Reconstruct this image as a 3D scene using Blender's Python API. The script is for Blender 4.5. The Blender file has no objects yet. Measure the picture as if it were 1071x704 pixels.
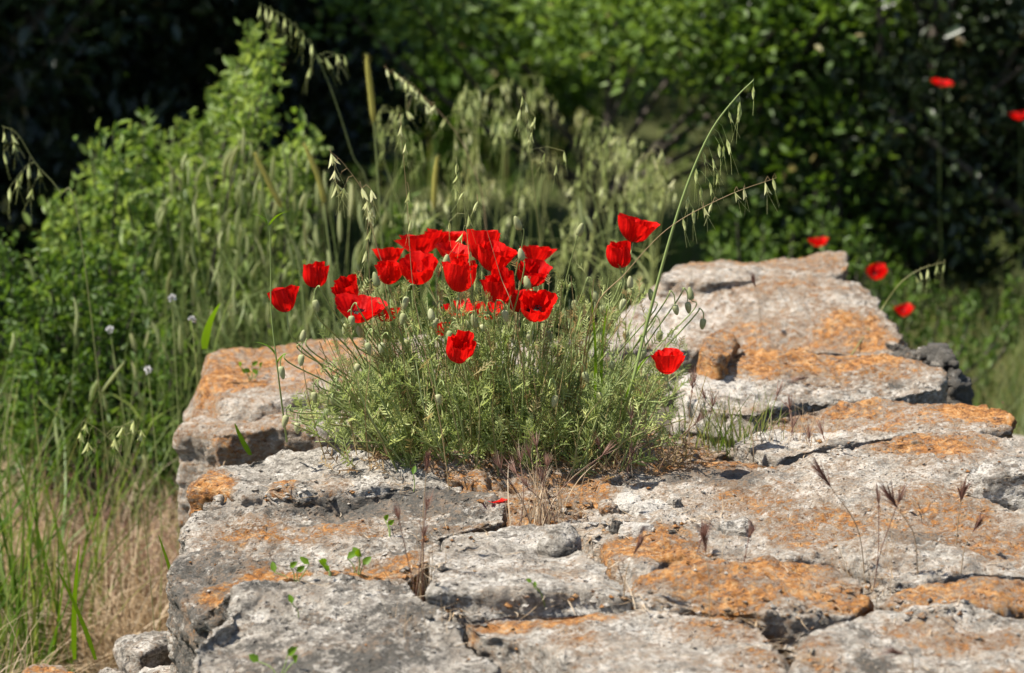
import bpy, bmesh, math
import numpy as np
from mathutils import Vector

scene = bpy.context.scene
COL = scene.collection
rng = np.random.default_rng(7)
F = 2975.0          # focal length in photograph pixels (100 mm lens)
CAM_H = 1.12        # camera height above the top of the wall
PITCH = math.atan((352 + 150) / F)
GZ = -0.75          # the ground beside the wall
CAM = np.array([0.0, 0.0, CAM_H])
FWD = np.array([0, math.cos(PITCH), -math.sin(PITCH)])
UP = np.array([0, math.sin(PITCH), math.cos(PITCH)])
RIGHT = np.array([1.0, 0, 0])

def ray(px, py):
    return FWD + RIGHT * ((px - 535.5) / F) - UP * ((py - 352) / F)
def at(px, py, Y):
    d = ray(px, py)
    return CAM + d * (Y / d[1])
def onz(px, py, z=0.0):
    d = ray(px, py)
    return CAM + d * ((z - CAM_H) / d[2])

# ------------------------------------------------------------------ camera, light, sky
cam_data = bpy.data.cameras.new('camera')
cam_data.sensor_width = 36
cam_data.lens = 36 * F / 1071
cam_data.clip_start = 0.1
cam_data.clip_end = 500
cam_data.dof.use_dof = True
cam_data.dof.focus_distance = 5.05
cam_data.dof.aperture_fstop = 4.4
cam = bpy.data.objects.new('camera', cam_data)
cam.location = CAM
cam.rotation_euler = (math.pi / 2 - PITCH, 0, 0)
COL.objects.link(cam)
scene.camera = cam

SUN = Vector((-0.58, -0.12, 1.0)).normalized()
sl = bpy.data.lights.new('sun', 'SUN')
sl.energy = 5.0
sl.angle = math.radians(0.5)
sl.color = (1.0, 0.94, 0.84)
so = bpy.data.objects.new('sun', sl)
so.rotation_euler = SUN.to_track_quat('Z', 'Y').to_euler()
so.location = (-6, 3, 14)
COL.objects.link(so)
world = bpy.data.worlds.new('World')
scene.world = world
world.use_nodes = True
wn = world.node_tree
sky = wn.nodes.new('ShaderNodeTexSky')
sky.sky_type = 'NISHITA'
sky.sun_disc = False
sky.sun_elevation = math.asin(SUN.z)
sky.sun_rotation = math.atan2(SUN.x, SUN.y)
bg = wn.nodes['Background']
bg.inputs['Strength'].default_value = 0.08
wn.links.new(sky.outputs[0], bg.inputs[0])
scene.view_settings.view_transform = 'Standard'
scene.view_settings.look = 'None'
scene.view_settings.gamma = 1
scene.view_settings.exposure = 0.97
scene.view_settings.use_curve_mapping = False
scene.cycles.use_denoising = True
try:
    scene.cycles.denoiser = 'OPENIMAGEDENOISE'
    scene.cycles.denoising_input_passes = 'RGB_ALBEDO_NORMAL'
except Exception:
    pass
scene.cycles.max_bounces = 7
scene.cycles.diffuse_bounces = 3
scene.cycles.glossy_bounces = 2
scene.cycles.transmission_bounces = 4
scene.cycles.caustics_reflective = False
scene.cycles.caustics_refractive = False
scene.cycles.sample_clamp_indirect = 6

# ------------------------------------------------------------------ noise on arrays
def hash3(i, s=0):
    i = i.astype(np.int64)
    n = (i[:, 0] * 73856093) ^ (i[:, 1] * 19349663) ^ (i[:, 2] * 83492791) ^ (s * 2654435761)
    n = (n ^ (n >> 13)) * 1274126177 & 0x7fffffff
    n = (n ^ (n >> 15)) * 2246822519 & 0x7fffffff
    return ((n ^ (n >> 11)) & 0xffffff) / float(0xffffff)
def vnoise(p, s=0):
    i = np.floor(p); f = p - i; u = f * f * f * (f * (f * 6 - 15) + 10)
    r = 0
    for dx in (0, 1):
        wx = u[:, 0] if dx else 1 - u[:, 0]
        for dy in (0, 1):
            wy = u[:, 1] if dy else 1 - u[:, 1]
            for dz in (0, 1):
                wz = u[:, 2] if dz else 1 - u[:, 2]
                r = r + wx * wy * wz * hash3(i + np.array([dx, dy, dz]), s)
    return r * 2 - 1
ROT = np.array([[0.36, 0.48, -0.8], [-0.8, 0.6, 0.0], [0.48, 0.64, 0.6]])
def fbm(p, octv=4, s=0, gain=0.5):
    r = 0; a = 1.0
    for k in range(octv):
        r = r + a * vnoise(p, s + k); a *= gain
        p = (p @ ROT.T) * 2.03 + 11.3
    return r
def worley(p, s=0):
    i = np.floor(p); best = np.full(len(p), 9.0)
    for dx in (-1, 0, 1):
        for dy in (-1, 0, 1):
            for dz in (-1, 0, 1):
                c = i + np.array([dx, dy, dz])
                q = c + np.stack([hash3(c, s), hash3(c, s + 1), hash3(c, s + 2)], 1)
                best = np.minimum(best, ((q - p) ** 2).sum(1))
    return np.sqrt(best)
def sstep(a, b, x):
    t = np.clip((x - a) / (b - a), 0, 1); return t * t * (3 - 2 * t)

# ------------------------------------------------------------------ mesh building
class Buf:
    def __init__(s):
        s.V = []; s.Q = []; s.T = []; s.C = []; s.n = 0
    def add(s, V, quads=None, tris=None, tint=None):
        V = np.asarray(V, float).reshape(-1, 3)
        if quads is not None: s.Q.append(np.asarray(quads, int).reshape(-1, 4) + s.n)
        if tris is not None: s.T.append(np.asarray(tris, int).reshape(-1, 3) + s.n)
        t = np.zeros((len(V), 3)) if tint is None else np.broadcast_to(np.asarray(tint, float), (len(V), 3))
        s.V.append(V); s.C.append(t); s.n += len(V)
    def arrays(s):
        V = np.concatenate(s.V); C = np.concatenate(s.C)
        Q = np.concatenate(s.Q) if s.Q else np.zeros((0, 4), int)
        T = np.concatenate(s.T) if s.T else np.zeros((0, 3), int)
        return V, Q, T, C

def make_mesh(name, V, Q, T, C, m, smooth=True):
    me = bpy.data.meshes.new(name)
    me.vertices.add(len(V)); me.vertices.foreach_set('co', np.ascontiguousarray(V, np.float32).ravel())
    nl = Q.size + T.size
    me.loops.add(nl)
    me.loops.foreach_set('vertex_index', np.concatenate([Q.ravel(), T.ravel()]).astype(np.int32))
    me.polygons.add(len(Q) + len(T))
    st = np.concatenate([np.arange(len(Q)) * 4, Q.size + np.arange(len(T)) * 3]).astype(np.int32)
    me.polygons.foreach_set('loop_start', st)
    me.update(calc_edges=True)
    a = me.attributes.new('tint', 'FLOAT_COLOR', 'POINT')
    a.data.foreach_set('color', np.concatenate([C, np.ones((len(C), 1))], 1).astype(np.float32).ravel())
    me.polygons.foreach_set('use_smooth', np.full(len(me.polygons), smooth))
    if m: me.materials.append(m)
    me.validate()
    return me

def tag(o, label=None, cat=None, group=None, kind=None):
    if label: o['label'] = label
    if cat: o['category'] = cat
    if group: o['group'] = group
    if kind: o['kind'] = kind
    return o
def build(name, buf, m, parent=None, origin=None, smooth=True):
    V, Q, T, C = buf.arrays()
    off = np.zeros(3) if origin is None else np.asarray(origin, float)
    me = make_mesh(name, V - off, Q, T, C, m, smooth)
    o = bpy.data.objects.new(name, me)
    COL.objects.link(o)
    if parent is not None: o.parent = parent
    else: o.location = off
    return o
def thing(name, label, cat, loc=(0, 0, 0), group=None, kind='thing'):
    o = bpy.data.objects.new(name, None)
    o.empty_display_size = 0.05
    o.location = loc
    COL.objects.link(o)
    return tag(o, label, cat, group, kind)

def norm(a):
    return a / np.maximum(np.linalg.norm(a, axis=-1, keepdims=True), 1e-9)
def spline(pts, k):
    """Catmull-Rom through the points, k samples."""
    P = np.asarray(pts, float)
    P = np.vstack([2 * P[0] - P[1], P, 2 * P[-1] - P[-2]])
    n = len(P) - 3
    t = np.linspace(0, n - 1e-6, k); i = t.astype(int); f = (t - i)[:, None]
    a, b, c, d = P[i], P[i + 1], P[i + 2], P[i + 3]
    return 0.5 * (2 * b + (c - a) * f + (2 * a - 5 * b + 4 * c - d) * f ** 2 + (3 * b - a - 3 * c + d) * f ** 3)

def tubes(buf, P, R, m=4, tint=None):
    """P (N,K,3) centre lines, R (N,K) radii."""
    P = np.asarray(P, float)
    if P.ndim == 2: P = P[None]
    N, K = P.shape[:2]
    R = np.broadcast_to(np.asarray(R, float), (N, K))
    T = norm(np.gradient(P, axis=1))
    ref = np.where(np.abs(T[:, :1, 2:3]) > 0.9, np.array([1.0, 0.1, 0]), np.array([0, 0.1, 1.0]))
    ref = np.broadcast_to(ref, T.shape)
    A = norm(np.cross(T, ref)); B = np.cross(T, A)
    ang = np.arange(m) * 2 * math.pi / m
    V = P[:, :, None] + R[:, :, None, None] * (A[:, :, None] * np.cos(ang)[:, None] + B[:, :, None] * np.sin(ang)[:, None])
    j = np.arange(m); j2 = (j + 1) % m
    k = np.arange(K - 1)[:, None]
    q = np.stack([k * m + j, k * m + j2, (k + 1) * m + j2, (k + 1) * m + j], -1).reshape(-1, 4)
    Q = (q[None] + (np.arange(N) * K * m)[:, None, None]).reshape(-1, 4)
    if tint is not None:
        t = np.asarray(tint, float)
        if t.ndim == 2: tint = np.repeat(t, K * m, 0)
    buf.add(V, Q, tint=tint)

def leaves(buf, C, D, Nn, L, W, tint, fold=0.25, bend=0.0):
    """N leaves: base C, direction D, face normal Nn, length L, width W; two quads each, folded at the midrib."""
    D = norm(D); S = norm(np.cross(D, Nn)); U = np.cross(S, D)
    L = np.broadcast_to(np.asarray(L, float), (len(C),))[:, None]; W = np.broadcast_to(np.asarray(W, float), (len(C),))[:, None]
    up = U * W * fold
    V = np.stack([C,
                  C + D * L * .35 + S * W * .46 + up, C + D * L * .72 + S * W * .36 + up - U * L * bend * .5,
                  C + D * L - U * L * bend,
                  C + D * L * .72 - S * W * .36 + up - U * L * bend * .5, C + D * L * .35 - S * W * .46 + up], 1)
    b = (np.arange(len(C)) * 6)[:, None]
    Q = np.concatenate([b + np.array([0, 1, 2, 3]), b + np.array([0, 3, 4, 5])])
    t = np.asarray(tint, float)
    t = np.repeat(np.broadcast_to(t, (len(C), 3)), 6, 0)
    buf.add(V, Q, tint=t)

def blades(buf, base, D, bend, L, W, tint, segs=5, side=None, taper=0.8):
    """Ribbons: grass blades with a bent centre line."""
    N = len(base); t = np.linspace(0, 1, segs + 1)[None, :, None]
    L = np.broadcast_to(np.asarray(L, float), (N,))[:, None, None]
    W = np.broadcast_to(np.asarray(W, float), (N,))[:, None, None]
    P = base[:, None] + norm(D)[:, None] * L * t + bend[:, None] * L * t * t
    if side is None:
        a = rng.uniform(0, math.pi, N); side = np.stack([np.cos(a), np.sin(a), np.zeros(N)], 1)
    w = W * 0.5 * np.maximum(1 - t ** 1.6, 0.03) ** taper * (0.6 + 0.4 * np.minimum(t * 5, 1))
    s = side[:, None]
    V = np.stack([P - s * w, P + s * w], 2)
    K = segs + 1
    k = np.arange(segs)
    q = np.stack([k * 2, k * 2 + 1, k * 2 + 3, k * 2 + 2], -1)
    Q = (q[None] + (np.arange(N) * K * 2)[:, None, None]).reshape(-1, 4)
    tt = np.repeat(np.broadcast_to(np.asarray(tint, float), (N, 3)), K * 2, 0)
    buf.add(V, Q, tint=tt)

def revolve(buf, prof, M=None, m=10, tint=None):
    """Closed lathe: prof list of (r, z); M 3x3 axes columns, then an origin."""
    prof = np.asarray(prof, float)
    a = np.arange(m) * 2 * math.pi / m
    V = np.stack([prof[:, None, 0] * np.cos(a), prof[:, None, 0] * np.sin(a), np.broadcast_to(prof[:, None, 1], (len(prof), m))], -1).reshape(-1, 3)
    if M is not None:
        V = V @ M[0].T + M[1]
    k = np.arange(len(prof) - 1)[:, None]; j = np.arange(m); j2 = (j + 1) % m
    q = np.stack([k * m + j, k * m + j2, (k + 1) * m + j2, (k + 1) * m + j], -1).reshape(-1, 4)
    buf.add(V, q, tint=tint)
def frame(axis, spin=0.0):
    z = np.asarray(axis, float); z = z / np.linalg.norm(z)
    x = np.cross(np.array([0, 1.0, 0.02]), z); x /= np.linalg.norm(x)
    y = np.cross(z, x)
    c, s = math.cos(spin), math.sin(spin)
    return np.stack([x * c + y * s, y * c - x * s, z], 1)

# ------------------------------------------------------------------ materials
class NT:
    def __init__(s, name):
        s.m = bpy.data.materials.new(name); s.m.use_nodes = True
        s.t = s.m.node_tree; s.t.nodes.clear()
        s.out = s.n('ShaderNodeOutputMaterial')
    def n(s, typ, **kw):
        nd = s.t.nodes.new(typ)
        for k, v in kw.items():
            if k in ('ins',):
                for kk, vv in v.items(): s.set(nd, kk, vv)
            else: setattr(nd, k, v)
        return nd
    def set(s, nd, key, v):
        sock = nd.inputs[key]
        if isinstance(v, bpy.types.NodeSocket): s.t.links.new(v, sock)
        else: sock.default_value = v
    def noise(s, vec, scale, detail=5, rough=.6, dist=0.0):
        return s.n('ShaderNodeTexNoise', ins={'Vector': vec, 'Scale': scale, 'Detail': detail, 'Roughness': rough, 'Distortion': dist}).outputs['Fac']
    def math(s, op, a, b=0.0, clamp=False):
        nd = s.n('ShaderNodeMath', operation=op, use_clamp=clamp); s.set(nd, 0, a); s.set(nd, 1, b); return nd.outputs[0]
    def ramp(s, fac, stops, interp='LINEAR'):
        nd = s.n('ShaderNodeValToRGB'); cr = nd.color_ramp; cr.interpolation = interp
        while len(cr.elements) < len(stops): cr.elements.new(0.5)
        for e, (p, c) in zip(cr.elements, stops):
            e.position = p; e.color = (*c, 1) if len(c) == 3 else c
        s.set(nd, 'Fac', fac); return nd.outputs['Color']
    def mix(s, fac, a, b, mode='MIX'):
        nd = s.n('ShaderNodeMix', data_type='RGBA', blend_type=mode)
        s.set(nd, 0, fac); s.set(nd, 6, a if not isinstance(a, tuple) else (*a, 1)); s.set(nd, 7, b if not isinstance(b, tuple) else (*b, 1))
        return nd.outputs[2]
    def step(s, x, lo, hi):
        nd = s.n('ShaderNodeMapRange', interpolation_type='SMOOTHSTEP')
        s.set(nd, 0, x); s.set(nd, 1, lo); s.set(nd, 2, hi); return nd.outputs[0]

def leaf_mat(name, dark, mid, light, trans=0.45, gloss=0.25, tr_gain=1.3, rough=.45):
    """Foliage: colour from the per-leaf tint (r = shade of the leaf, g = dryness), light passes through the blade."""
    t = NT(name)
    at_ = t.n('ShaderNodeAttribute', attribute_name='tint')
    sep = t.n('ShaderNodeSeparateColor', ins={0: at_.outputs['Color']})
    c = t.ramp(sep.outputs[0], [(0, dark), (.5, mid), (1, light)])
    geo = t.n('ShaderNodeNewGeometry')
    nz = t.noise(geo.outputs['Position'], 60, 3)
    c = t.mix(t.math('MULTIPLY', nz, .35), c, mid)
    c = t.mix(sep.outputs[1], c, (.34, .25, .12))
    pb = t.n('ShaderNodeBsdfPrincipled', ins={'Base Color': c, 'Roughness': rough, 'Specular IOR Level': gloss})
    hs = t.n('ShaderNodeHueSaturation', ins={'Color': c, 'Saturation': 1.12, 'Value': tr_gain, 'Hue': .49})
    tr = t.n('ShaderNodeBsdfTranslucent', ins={'Color': hs.outputs[0]})
    mx = t.n('ShaderNodeMixShader', ins={0: trans, 1: pb.outputs[0], 2: tr.outputs[0]})
    t.set(t.out, 'Surface', mx.outputs[0])
    return t.m

def stone_mat():
    t = NT('limestone')
    geo = t.n('ShaderNodeNewGeometry'); P = geo.outputs['Position']
    mp = t.n('ShaderNodeMapping', ins={'Vector': P, 'Scale': (1, 1, 1.6)}).outputs[0]
    at_ = t.n('ShaderNodeAttribute', attribute_name='tint')
    sep = t.n('ShaderNodeSeparateColor', ins={0: at_.outputs['Color']})
    r, g, b = sep.outputs[0], sep.outputs[1], sep.outputs[2]
    big = t.noise(mp, 7, 6, .62)
    mid = t.noise(mp, 26, 7, .68, .4)
    fine = t.noise(mp, 130, 6, .72)
    base = t.ramp(t.math('ADD', t.math('MULTIPLY', mid, .62), t.math('MULTIPLY', fine, .38)),
                  [(.38, (.12, .107, .09)), (.46, (.27, .245, .21)), (.53, (.42, .385, .33)), (.60, (.62, .58, .52))])
    base = t.mix(t.math('MULTIPLY', t.step(big, .5, .7), .55), base, (.36, .31, .25))
    # white crust
    wf = t.step(t.math('ADD', t.math('ADD', t.math('MULTIPLY', t.noise(mp, 17, 7, .66, .6), .6), t.math('MULTIPLY', fine, .4)), t.math('MULTIPLY', b, .3)), .59, .68)
    base = t.mix(t.math('MULTIPLY', wf, .7), base, (.68, .64, .575))
    # dark grey lichen
    dn = t.math('ADD', t.math('MULTIPLY', t.noise(mp, 22, 6, .6, .5), .5), t.math('MULTIPLY', t.noise(mp, 85, 5, .75), .5))
    df = t.step(t.math('ADD', dn, t.math('MULTIPLY', g, .2)), .565, .62)
    base = t.mix(t.math('MULTIPLY', df, .85), base, (.07, .067, .06))
    mot = t.step(t.noise(mp, 34, 7, .75, .3), .54, .66)
    base = t.mix(t.math('MULTIPLY', mot, .42), base, (.15, .135, .115))
    pep = t.step(t.noise(mp, 190, 4, .7), .54, .64)
    base = t.mix(t.math('MULTIPLY', pep, .55), base, (.10, .09, .078))
    pv = t.n('ShaderNodeTexVoronoi', feature='F1', ins={'Vector': mp, 'Scale': 62.0, 'Randomness': 1.0}).outputs['Distance']
    pitm = t.math('MULTIPLY', t.step(pv, .30, .14), t.step(t.noise(mp, 15, 4, .6), .47, .6))
    base = t.mix(t.math('MULTIPLY', pitm, .75), base, (.07, .064, .055))
    # orange lichen
    on = t.math('ADD', t.math('MULTIPLY', t.noise(mp, 13, 8, .75, .7), .40), t.math('MULTIPLY', t.noise(mp, 85, 7, .85), .60))
    oi = t.math('ADD', on, t.math('MULTIPLY', t.math('SUBTRACT', r, .45), .23))
    of = t.step(oi, .485, .60)
    oc = t.ramp(t.noise(mp, 48, 7, .72), [(.34, (.09, .036, .014)), (.43, (.29, .12, .034)), (.51, (.50, .215, .055)), (.59, (.60, .34, .14)), (.68, (.54, .42, .30))])
    base = t.mix(t.math('MULTIPLY', of, .93), base, oc)
    # pale pink dust round the lichen
    pf = t.math('MULTIPLY', t.step(oi, .42, .53), .45)
    base = t.mix(t.math('MULTIPLY', pf, t.math('SUBTRACT', 1.0, of)), base, (.55, .39, .26))
    h = t.math('ADD', t.math('MULTIPLY', t.noise(mp, 55, 8, .72), 1.0), t.math('MULTIPLY', t.noise(mp, 230, 6, .75), .5))
    h = t.math('ADD', h, t.math('MULTIPLY', of, t.math('MULTIPLY', fine, .5)))
    vor = t.n('ShaderNodeTexVoronoi', feature='F1', ins={'Vector': mp, 'Scale': 95.0}).outputs['Distance']
    h = t.math('ADD', h, t.math('MULTIPLY', t.math('MULTIPLY', t.step(vor, .32, .1), t.step(mid, .46, .6)), -.7))
    h = t.math('ADD', h, t.math('MULTIPLY', pitm, -.8))
    bp = t.n('ShaderNodeBump', ins={'Height': h, 'Strength': 1.0, 'Distance': .011})
    pb = t.n('ShaderNodeBsdfPrincipled', ins={'Base Color': base, 'Roughness': .93, 'Specular IOR Level': .15, 'Normal': bp.outputs[0]})
    t.set(t.out, 'Surface', pb.outputs[0])
    return t.m

def soil_mat(name, stops, scale=18.0):
    t = NT(name)
    geo = t.n('ShaderNodeNewGeometry'); P = geo.outputs['Position']
    n1 = t.noise(P, scale, 8, .7); n2 = t.noise(P, scale * 6, 6, .75)
    c = t.ramp(t.math('ADD', t.math('MULTIPLY', n1, .6), t.math('MULTIPLY', n2, .4)), stops)
    bp = t.n('ShaderNodeBump', ins={'Height': n2, 'Strength': .8, 'Distance': .012})
    pb = t.n('ShaderNodeBsdfPrincipled', ins={'Base Color': c, 'Roughness': .95, 'Specular IOR Level': .1, 'Normal': bp.outputs[0]})
    t.set(t.out, 'Surface', pb.outputs[0])
    return t.m

M_STONE = stone_mat()
M_SOIL = soil_mat('rust_soil', [(.3, (.05, .03, .018)), (.46, (.17, .085, .04)), (.58, (.34, .17, .07)), (.7, (.42, .34, .26))])
M_CORE = soil_mat('dark_rubble', [(.3, (.03, .026, .02)), (.5, (.10, .085, .065)), (.7, (.22, .19, .15))])
# ------------------------------------------------------------------ stones
def temp_remesh(V, faces, vox, smooth_it, sf=.5):
    me = bpy.data.meshes.new('tmp'); me.from_pydata([tuple(v) for v in V], [], faces)
    o = bpy.data.objects.new('tmp', me); COL.objects.link(o)
    m = o.modifiers.new('r', 'REMESH'); m.mode = 'VOXEL'; m.voxel_size = vox
    if smooth_it:
        s = o.modifiers.new('s', 'SMOOTH'); s.factor = sf; s.iterations = smooth_it
    dg = bpy.context.evaluated_depsgraph_get()
    ev = o.evaluated_get(dg); m2 = ev.to_mesh()
    n = len(m2.vertices); co = np.empty(n * 3, np.float32); m2.vertices.foreach_get('co', co)
    no = np.empty(n * 3, np.float32); m2.vertices.foreach_get('normal', no)
    nl = len(m2.loops); li = np.empty(nl, np.int32); m2.loops.foreach_get('vertex_index', li)
    assert nl == 4 * len(m2.polygons)
    ev.to_mesh_clear()
    bpy.data.objects.remove(o); bpy.data.meshes.remove(me)
    return co.reshape(-1, 3).astype(float), no.reshape(-1, 3).astype(float), li.reshape(-1, 4).astype(int)

def rough(co, no, seed, amp=1.0, pits=1.0, strata=1.0):
    p = co + seed * 3.17
    d = 0.013 * fbm(p * 6.5, 3, seed)
    d += 0.0045 * fbm(p * 19, 4, seed + 5, .55)
    side = 1 - np.abs(no[:, 2])
    st = vnoise(p * np.array([5, 5, 42]), seed + 9) * .6 + vnoise(p * np.array([9, 9, 85]), seed + 10) * .4
    d += strata * 0.012 * st * (0.25 + .75 * side)
    # ledges: flaking layers in the top surface
    lay = fbm(p * np.array([4.5, 6.5, 3]), 3, seed + 21)
    q = lay * 3.2; fr = q - np.floor(q)
    d += 0.011 * (sstep(.42, .58, fr) + np.floor(q)) / 3.2 * 1.3
    mask = sstep(-.1, .45, fbm(p * 7, 2, seed + 33))
    w = worley(p * np.array([48, 48, 60]), seed + 40)
    d -= pits * 0.007 * sstep(.42, .1, w) * mask
    w2 = worley(p * np.array([17, 17, 22]), seed + 47)
    d -= pits * 0.009 * sstep(.34, .08, w2) * sstep(.0, .5, fbm(p * 5 + 4, 2, seed + 50))
    d += 0.0035 * fbm(p * 75, 3, seed + 60, .6)
    return co + no * (d * amp)[:, None]

def lichen(co, no, spots, base):
    C = np.tile(np.asarray(base, float), (len(co), 1))
    for ch, px, py, z, rx, ry, k in spots:
        c = onz(px, py, z); e = onz(px + rx, py, z); f = onz(px, py - ry, z)
        a = abs(e[0] - c[0]); b = max(abs(f[1] - c[1]), .03)
        wob = 0.35 * fbm(co * 9, 2, int(px) % 97)
        dd = np.sqrt(((co[:, 0] - c[0]) / a) ** 2 + ((co[:, 1] - c[1]) / b) ** 2) + wob
        C[:, ch] += k * sstep(1.25, .6, dd)
    return np.clip(C, 0, 1)

def stone(name, label, cat, top, zb, seed, spots=(), base=(.2, .25, .2), vox=.0052, smooth_it=6, amp=1.0, pits=1.0,
          flare=1.02, group=None, strata=1.0, mat=None):
    T = np.array([onz(*v) for v in top])
    c = T.mean(0)
    # densify the outline and roughen it so that the block edges are broken, not straight
    P = []
    n = len(T)
    for i in range(n):
        a, b = T[i], T[(i + 1) % n]
        k = max(1, int(np.linalg.norm(b - a) / .05))
        for j in range(k): P.append(a + (b - a) * j / k)
    P = np.array(P)
    out = norm((P - c) * np.array([1, 1, 0]))
    P = P + out * (0.018 * fbm(P * 9 + seed, 3, seed))[:, None]
    B = P.copy(); B[:, :2] = c[:2] + (P[:, :2] - c[:2]) * flare; B[:, 2] = zb
    n = len(P)
    V = np.vstack([P, B])
    faces = [list(range(n)), list(range(2 * n - 1, n - 1, -1))] + [[i, i + n, (i + 1) % n + n, (i + 1) % n] for i in range(n)]
    co, no, q = temp_remesh(V, faces, vox, smooth_it)
    co = rough(co, no, seed, amp, pits, strata)
    C = lichen(co, no, spots, base)
    org = np.array([c[0], c[1], zb])
    me = make_mesh(name, co - org, q, np.zeros((0, 3), int), C, mat or M_STONE)
    o = bpy.data.objects.new(name, me); o.location = org
    COL.objects.link(o)
    return tag(o, label, cat, group, 'thing')

O, D, W = 0, 1, 2
GW = 'blocks of the ruined wall top'
stone('stone_block', 'big grey pitted block at the left front corner of the wall, almost free of orange', 'stone block',
      [(222, 655, -.03), (255, 618, -.02), (330, 603, -.01), (420, 610, -.01), (458, 636, -.02), (488, 658, -.03), (518, 690, -.05), (520, 780, -.08), (205, 790, -.1), (196, 700, -.07)],
      -.42, 1, [(O, 240, 690, -.04, 45, 25, .12), (D, 330, 680, -.02, 90, 30, .35), (D, 420, 640, 0, 70, 20, .2)], (.06, .30, .08), group=GW, pits=1.7, flare=1.04)
stone('stone_block', 'long grey block with broad orange lichen bands behind the left front corner block', 'stone block',
      [(186, 590, -.06), (200, 545, -.04), (225, 520, 0), (300, 512, .01), (440, 505, .01), (520, 520, 0), (542, 540, 0), (470, 560, -.01), (440, 590, -.01), (425, 606, -.01), (330, 599, 0), (258, 612, -.01), (205, 640, -.06)],
      -.42, 2, [(O, 330, 540, 0, 120, 14, .5), (O, 300, 585, 0, 90, 18, .7), (O, 400, 580, 0, 60, 12, .5), (O, 510, 545, 0, 40, 8, .3), (D, 420, 518, 0, 110, 12, .6), (D, 225, 600, -.03, 60, 40, .5), (D, 470, 545, 0, 40, 14, .3)],
      (.16, .32, .1), group=GW, pits=1.9, flare=1.05)
stone('stone_block', 'smooth pale grey boulder-like block with one orange spot at the left foot of the poppies', 'stone block',
      [(206, 508, -.01), (228, 484, .01), (300, 468, .025), (345, 469, .025), (400, 480, .025), (470, 482, .02), (520, 500, .01), (440, 507, .01), (330, 512, .0), (250, 516, -.01)],
      -.4, 3, [(O, 215, 508, .01, 32, 22, .9), (O, 298, 488, .04, 14, 10, .8), (O, 345, 485, .04, 22, 8, .5)], (.0, .1, .22), group=GW, amp=.8, pits=.7, smooth_it=14)
stone('stone_slab', 'thin upper slab covered with orange lichen at the left end behind the poppies', 'stone slab',
      [(222, 400, -.01), (222, 374, .012), (248, 362, .028), (330, 355, .03), (430, 350, .03), (520, 350, .03), (600, 368, .02), (600, 392, .0), (420, 404, .0), (345, 410, .0), (320, 412, .0), (275, 424, -.015), (230, 424, -.02)],
      -.10, 4, [(O, 300, 370, .03, 150, 26, .35), (O, 240, 400, .0, 40, 14, .2), (W, 300, 395, .0, 40, 8, .5)], (.34, .05, .2), group=GW, smooth_it=12, amp=.7, strata=.5, flare=1.13)
stone('stone_block', 'lower weathered left block with grey ledge and orange face under the orange slab', 'stone block',
      [(188, 455, -.07), (196, 425, -.05), (280, 412, -.04), (380, 405, -.055), (560, 405, -.055), (560, 450, -.05), (380, 448, -.045), (300, 446, -.045), (230, 452, -.05)],
      -.5, 5, [(O, 270, 470, -.09, 60, 14, .2), (O, 220, 430, -.06, 40, 20, .3), (W, 300, 430, -.05, 80, 12, .4)], (.34, .05, .25), group=GW, flare=1.05, smooth_it=14, amp=.75, strata=.4)
stone('stone_block', 'grey flat block in the middle of the wall with a dark shadowed front edge', 'stone block',
      [(443, 618, .0), (447, 590, .01), (470, 553, .01), (540, 546, .01), (590, 553, .01), (625, 575, .01), (665, 612, .0), (655, 622, .0), (590, 618, .0), (520, 620, .0)],
      -.36, 6, [(O, 560, 595, 0, 70, 10, .28), (D, 500, 575, 0, 60, 20, .1)], (.08, .08, .28), group=GW, amp=.75)
stone('stone_block', 'pale front block in the middle with an orange back rim and a broken left corner', 'stone block',
      [(478, 646, -.03), (540, 632, -.02), (640, 634, -.02), (740, 642, -.02), (806, 655, -.02), (814, 690, -.03), (818, 760, -.04), (640, 770, -.04), (608, 705, -.04), (585, 682, -.03), (545, 668, -.03), (500, 660, -.03)],
      -.42, 7, [(O, 570, 645, -.02, 90, 8, .65), (O, 760, 655, -.02, 50, 10, .35), (O, 600, 665, -.02, 30, 12, .4), (O, 790, 690, -.02, 30, 16, .4)], (.22, .1, .3), group=GW, amp=.75)
stone('stone_block', 'pale grey front block at the right front corner with scattered orange lichen', 'stone block',
      [(834, 700, -.03), (850, 675, -.02), (880, 652, -.01), (940, 640, -.01), (1010, 640, -.01), (1090, 642, -.01), (1180, 650, -.01), (1190, 780, -.03), (826, 780, -.05)],
      -.42, 8, [(O, 1010, 655, 0, 90, 12, .45), (O, 860, 675, 0, 25, 12, .4), (O, 1050, 695, 0, 40, 12, .4), (D, 930, 690, 0, 60, 20, .3)], (.22, .18, .2), group=GW, amp=.85)
stone('stone_block', 'rusty orange slab lying behind the right front corner block', 'stone slab',
      [(925, 634, -.01), (945, 618, 0), (1000, 610, .01), (1100, 604, .01), (1200, 604, .01), (1200, 636, 0), (1080, 638, -.01), (990, 638, -.01)],
      -.36, 9, [(O, 1040, 620, 0, 130, 18, .4)], (.36, .15, .1), group=GW, amp=.8)
stone('stone_block', 'wide block thickly covered with mossy orange lichen behind the pale front block', 'stone block',
      [(668, 628, -.01), (676, 606, 0), (705, 590, .01), (780, 582, .02), (860, 586, .02), (905, 602, .01), (906, 622, 0), (890, 640, -.01), (840, 640, 0), (760, 634, 0), (700, 634, -.01)],
      -.38, 10, [(O, 790, 615, 0, 140, 20, .5), (W, 720, 600, .01, 50, 7, .35)], (.3, .15, .15), group=GW, pits=1.3)
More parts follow.
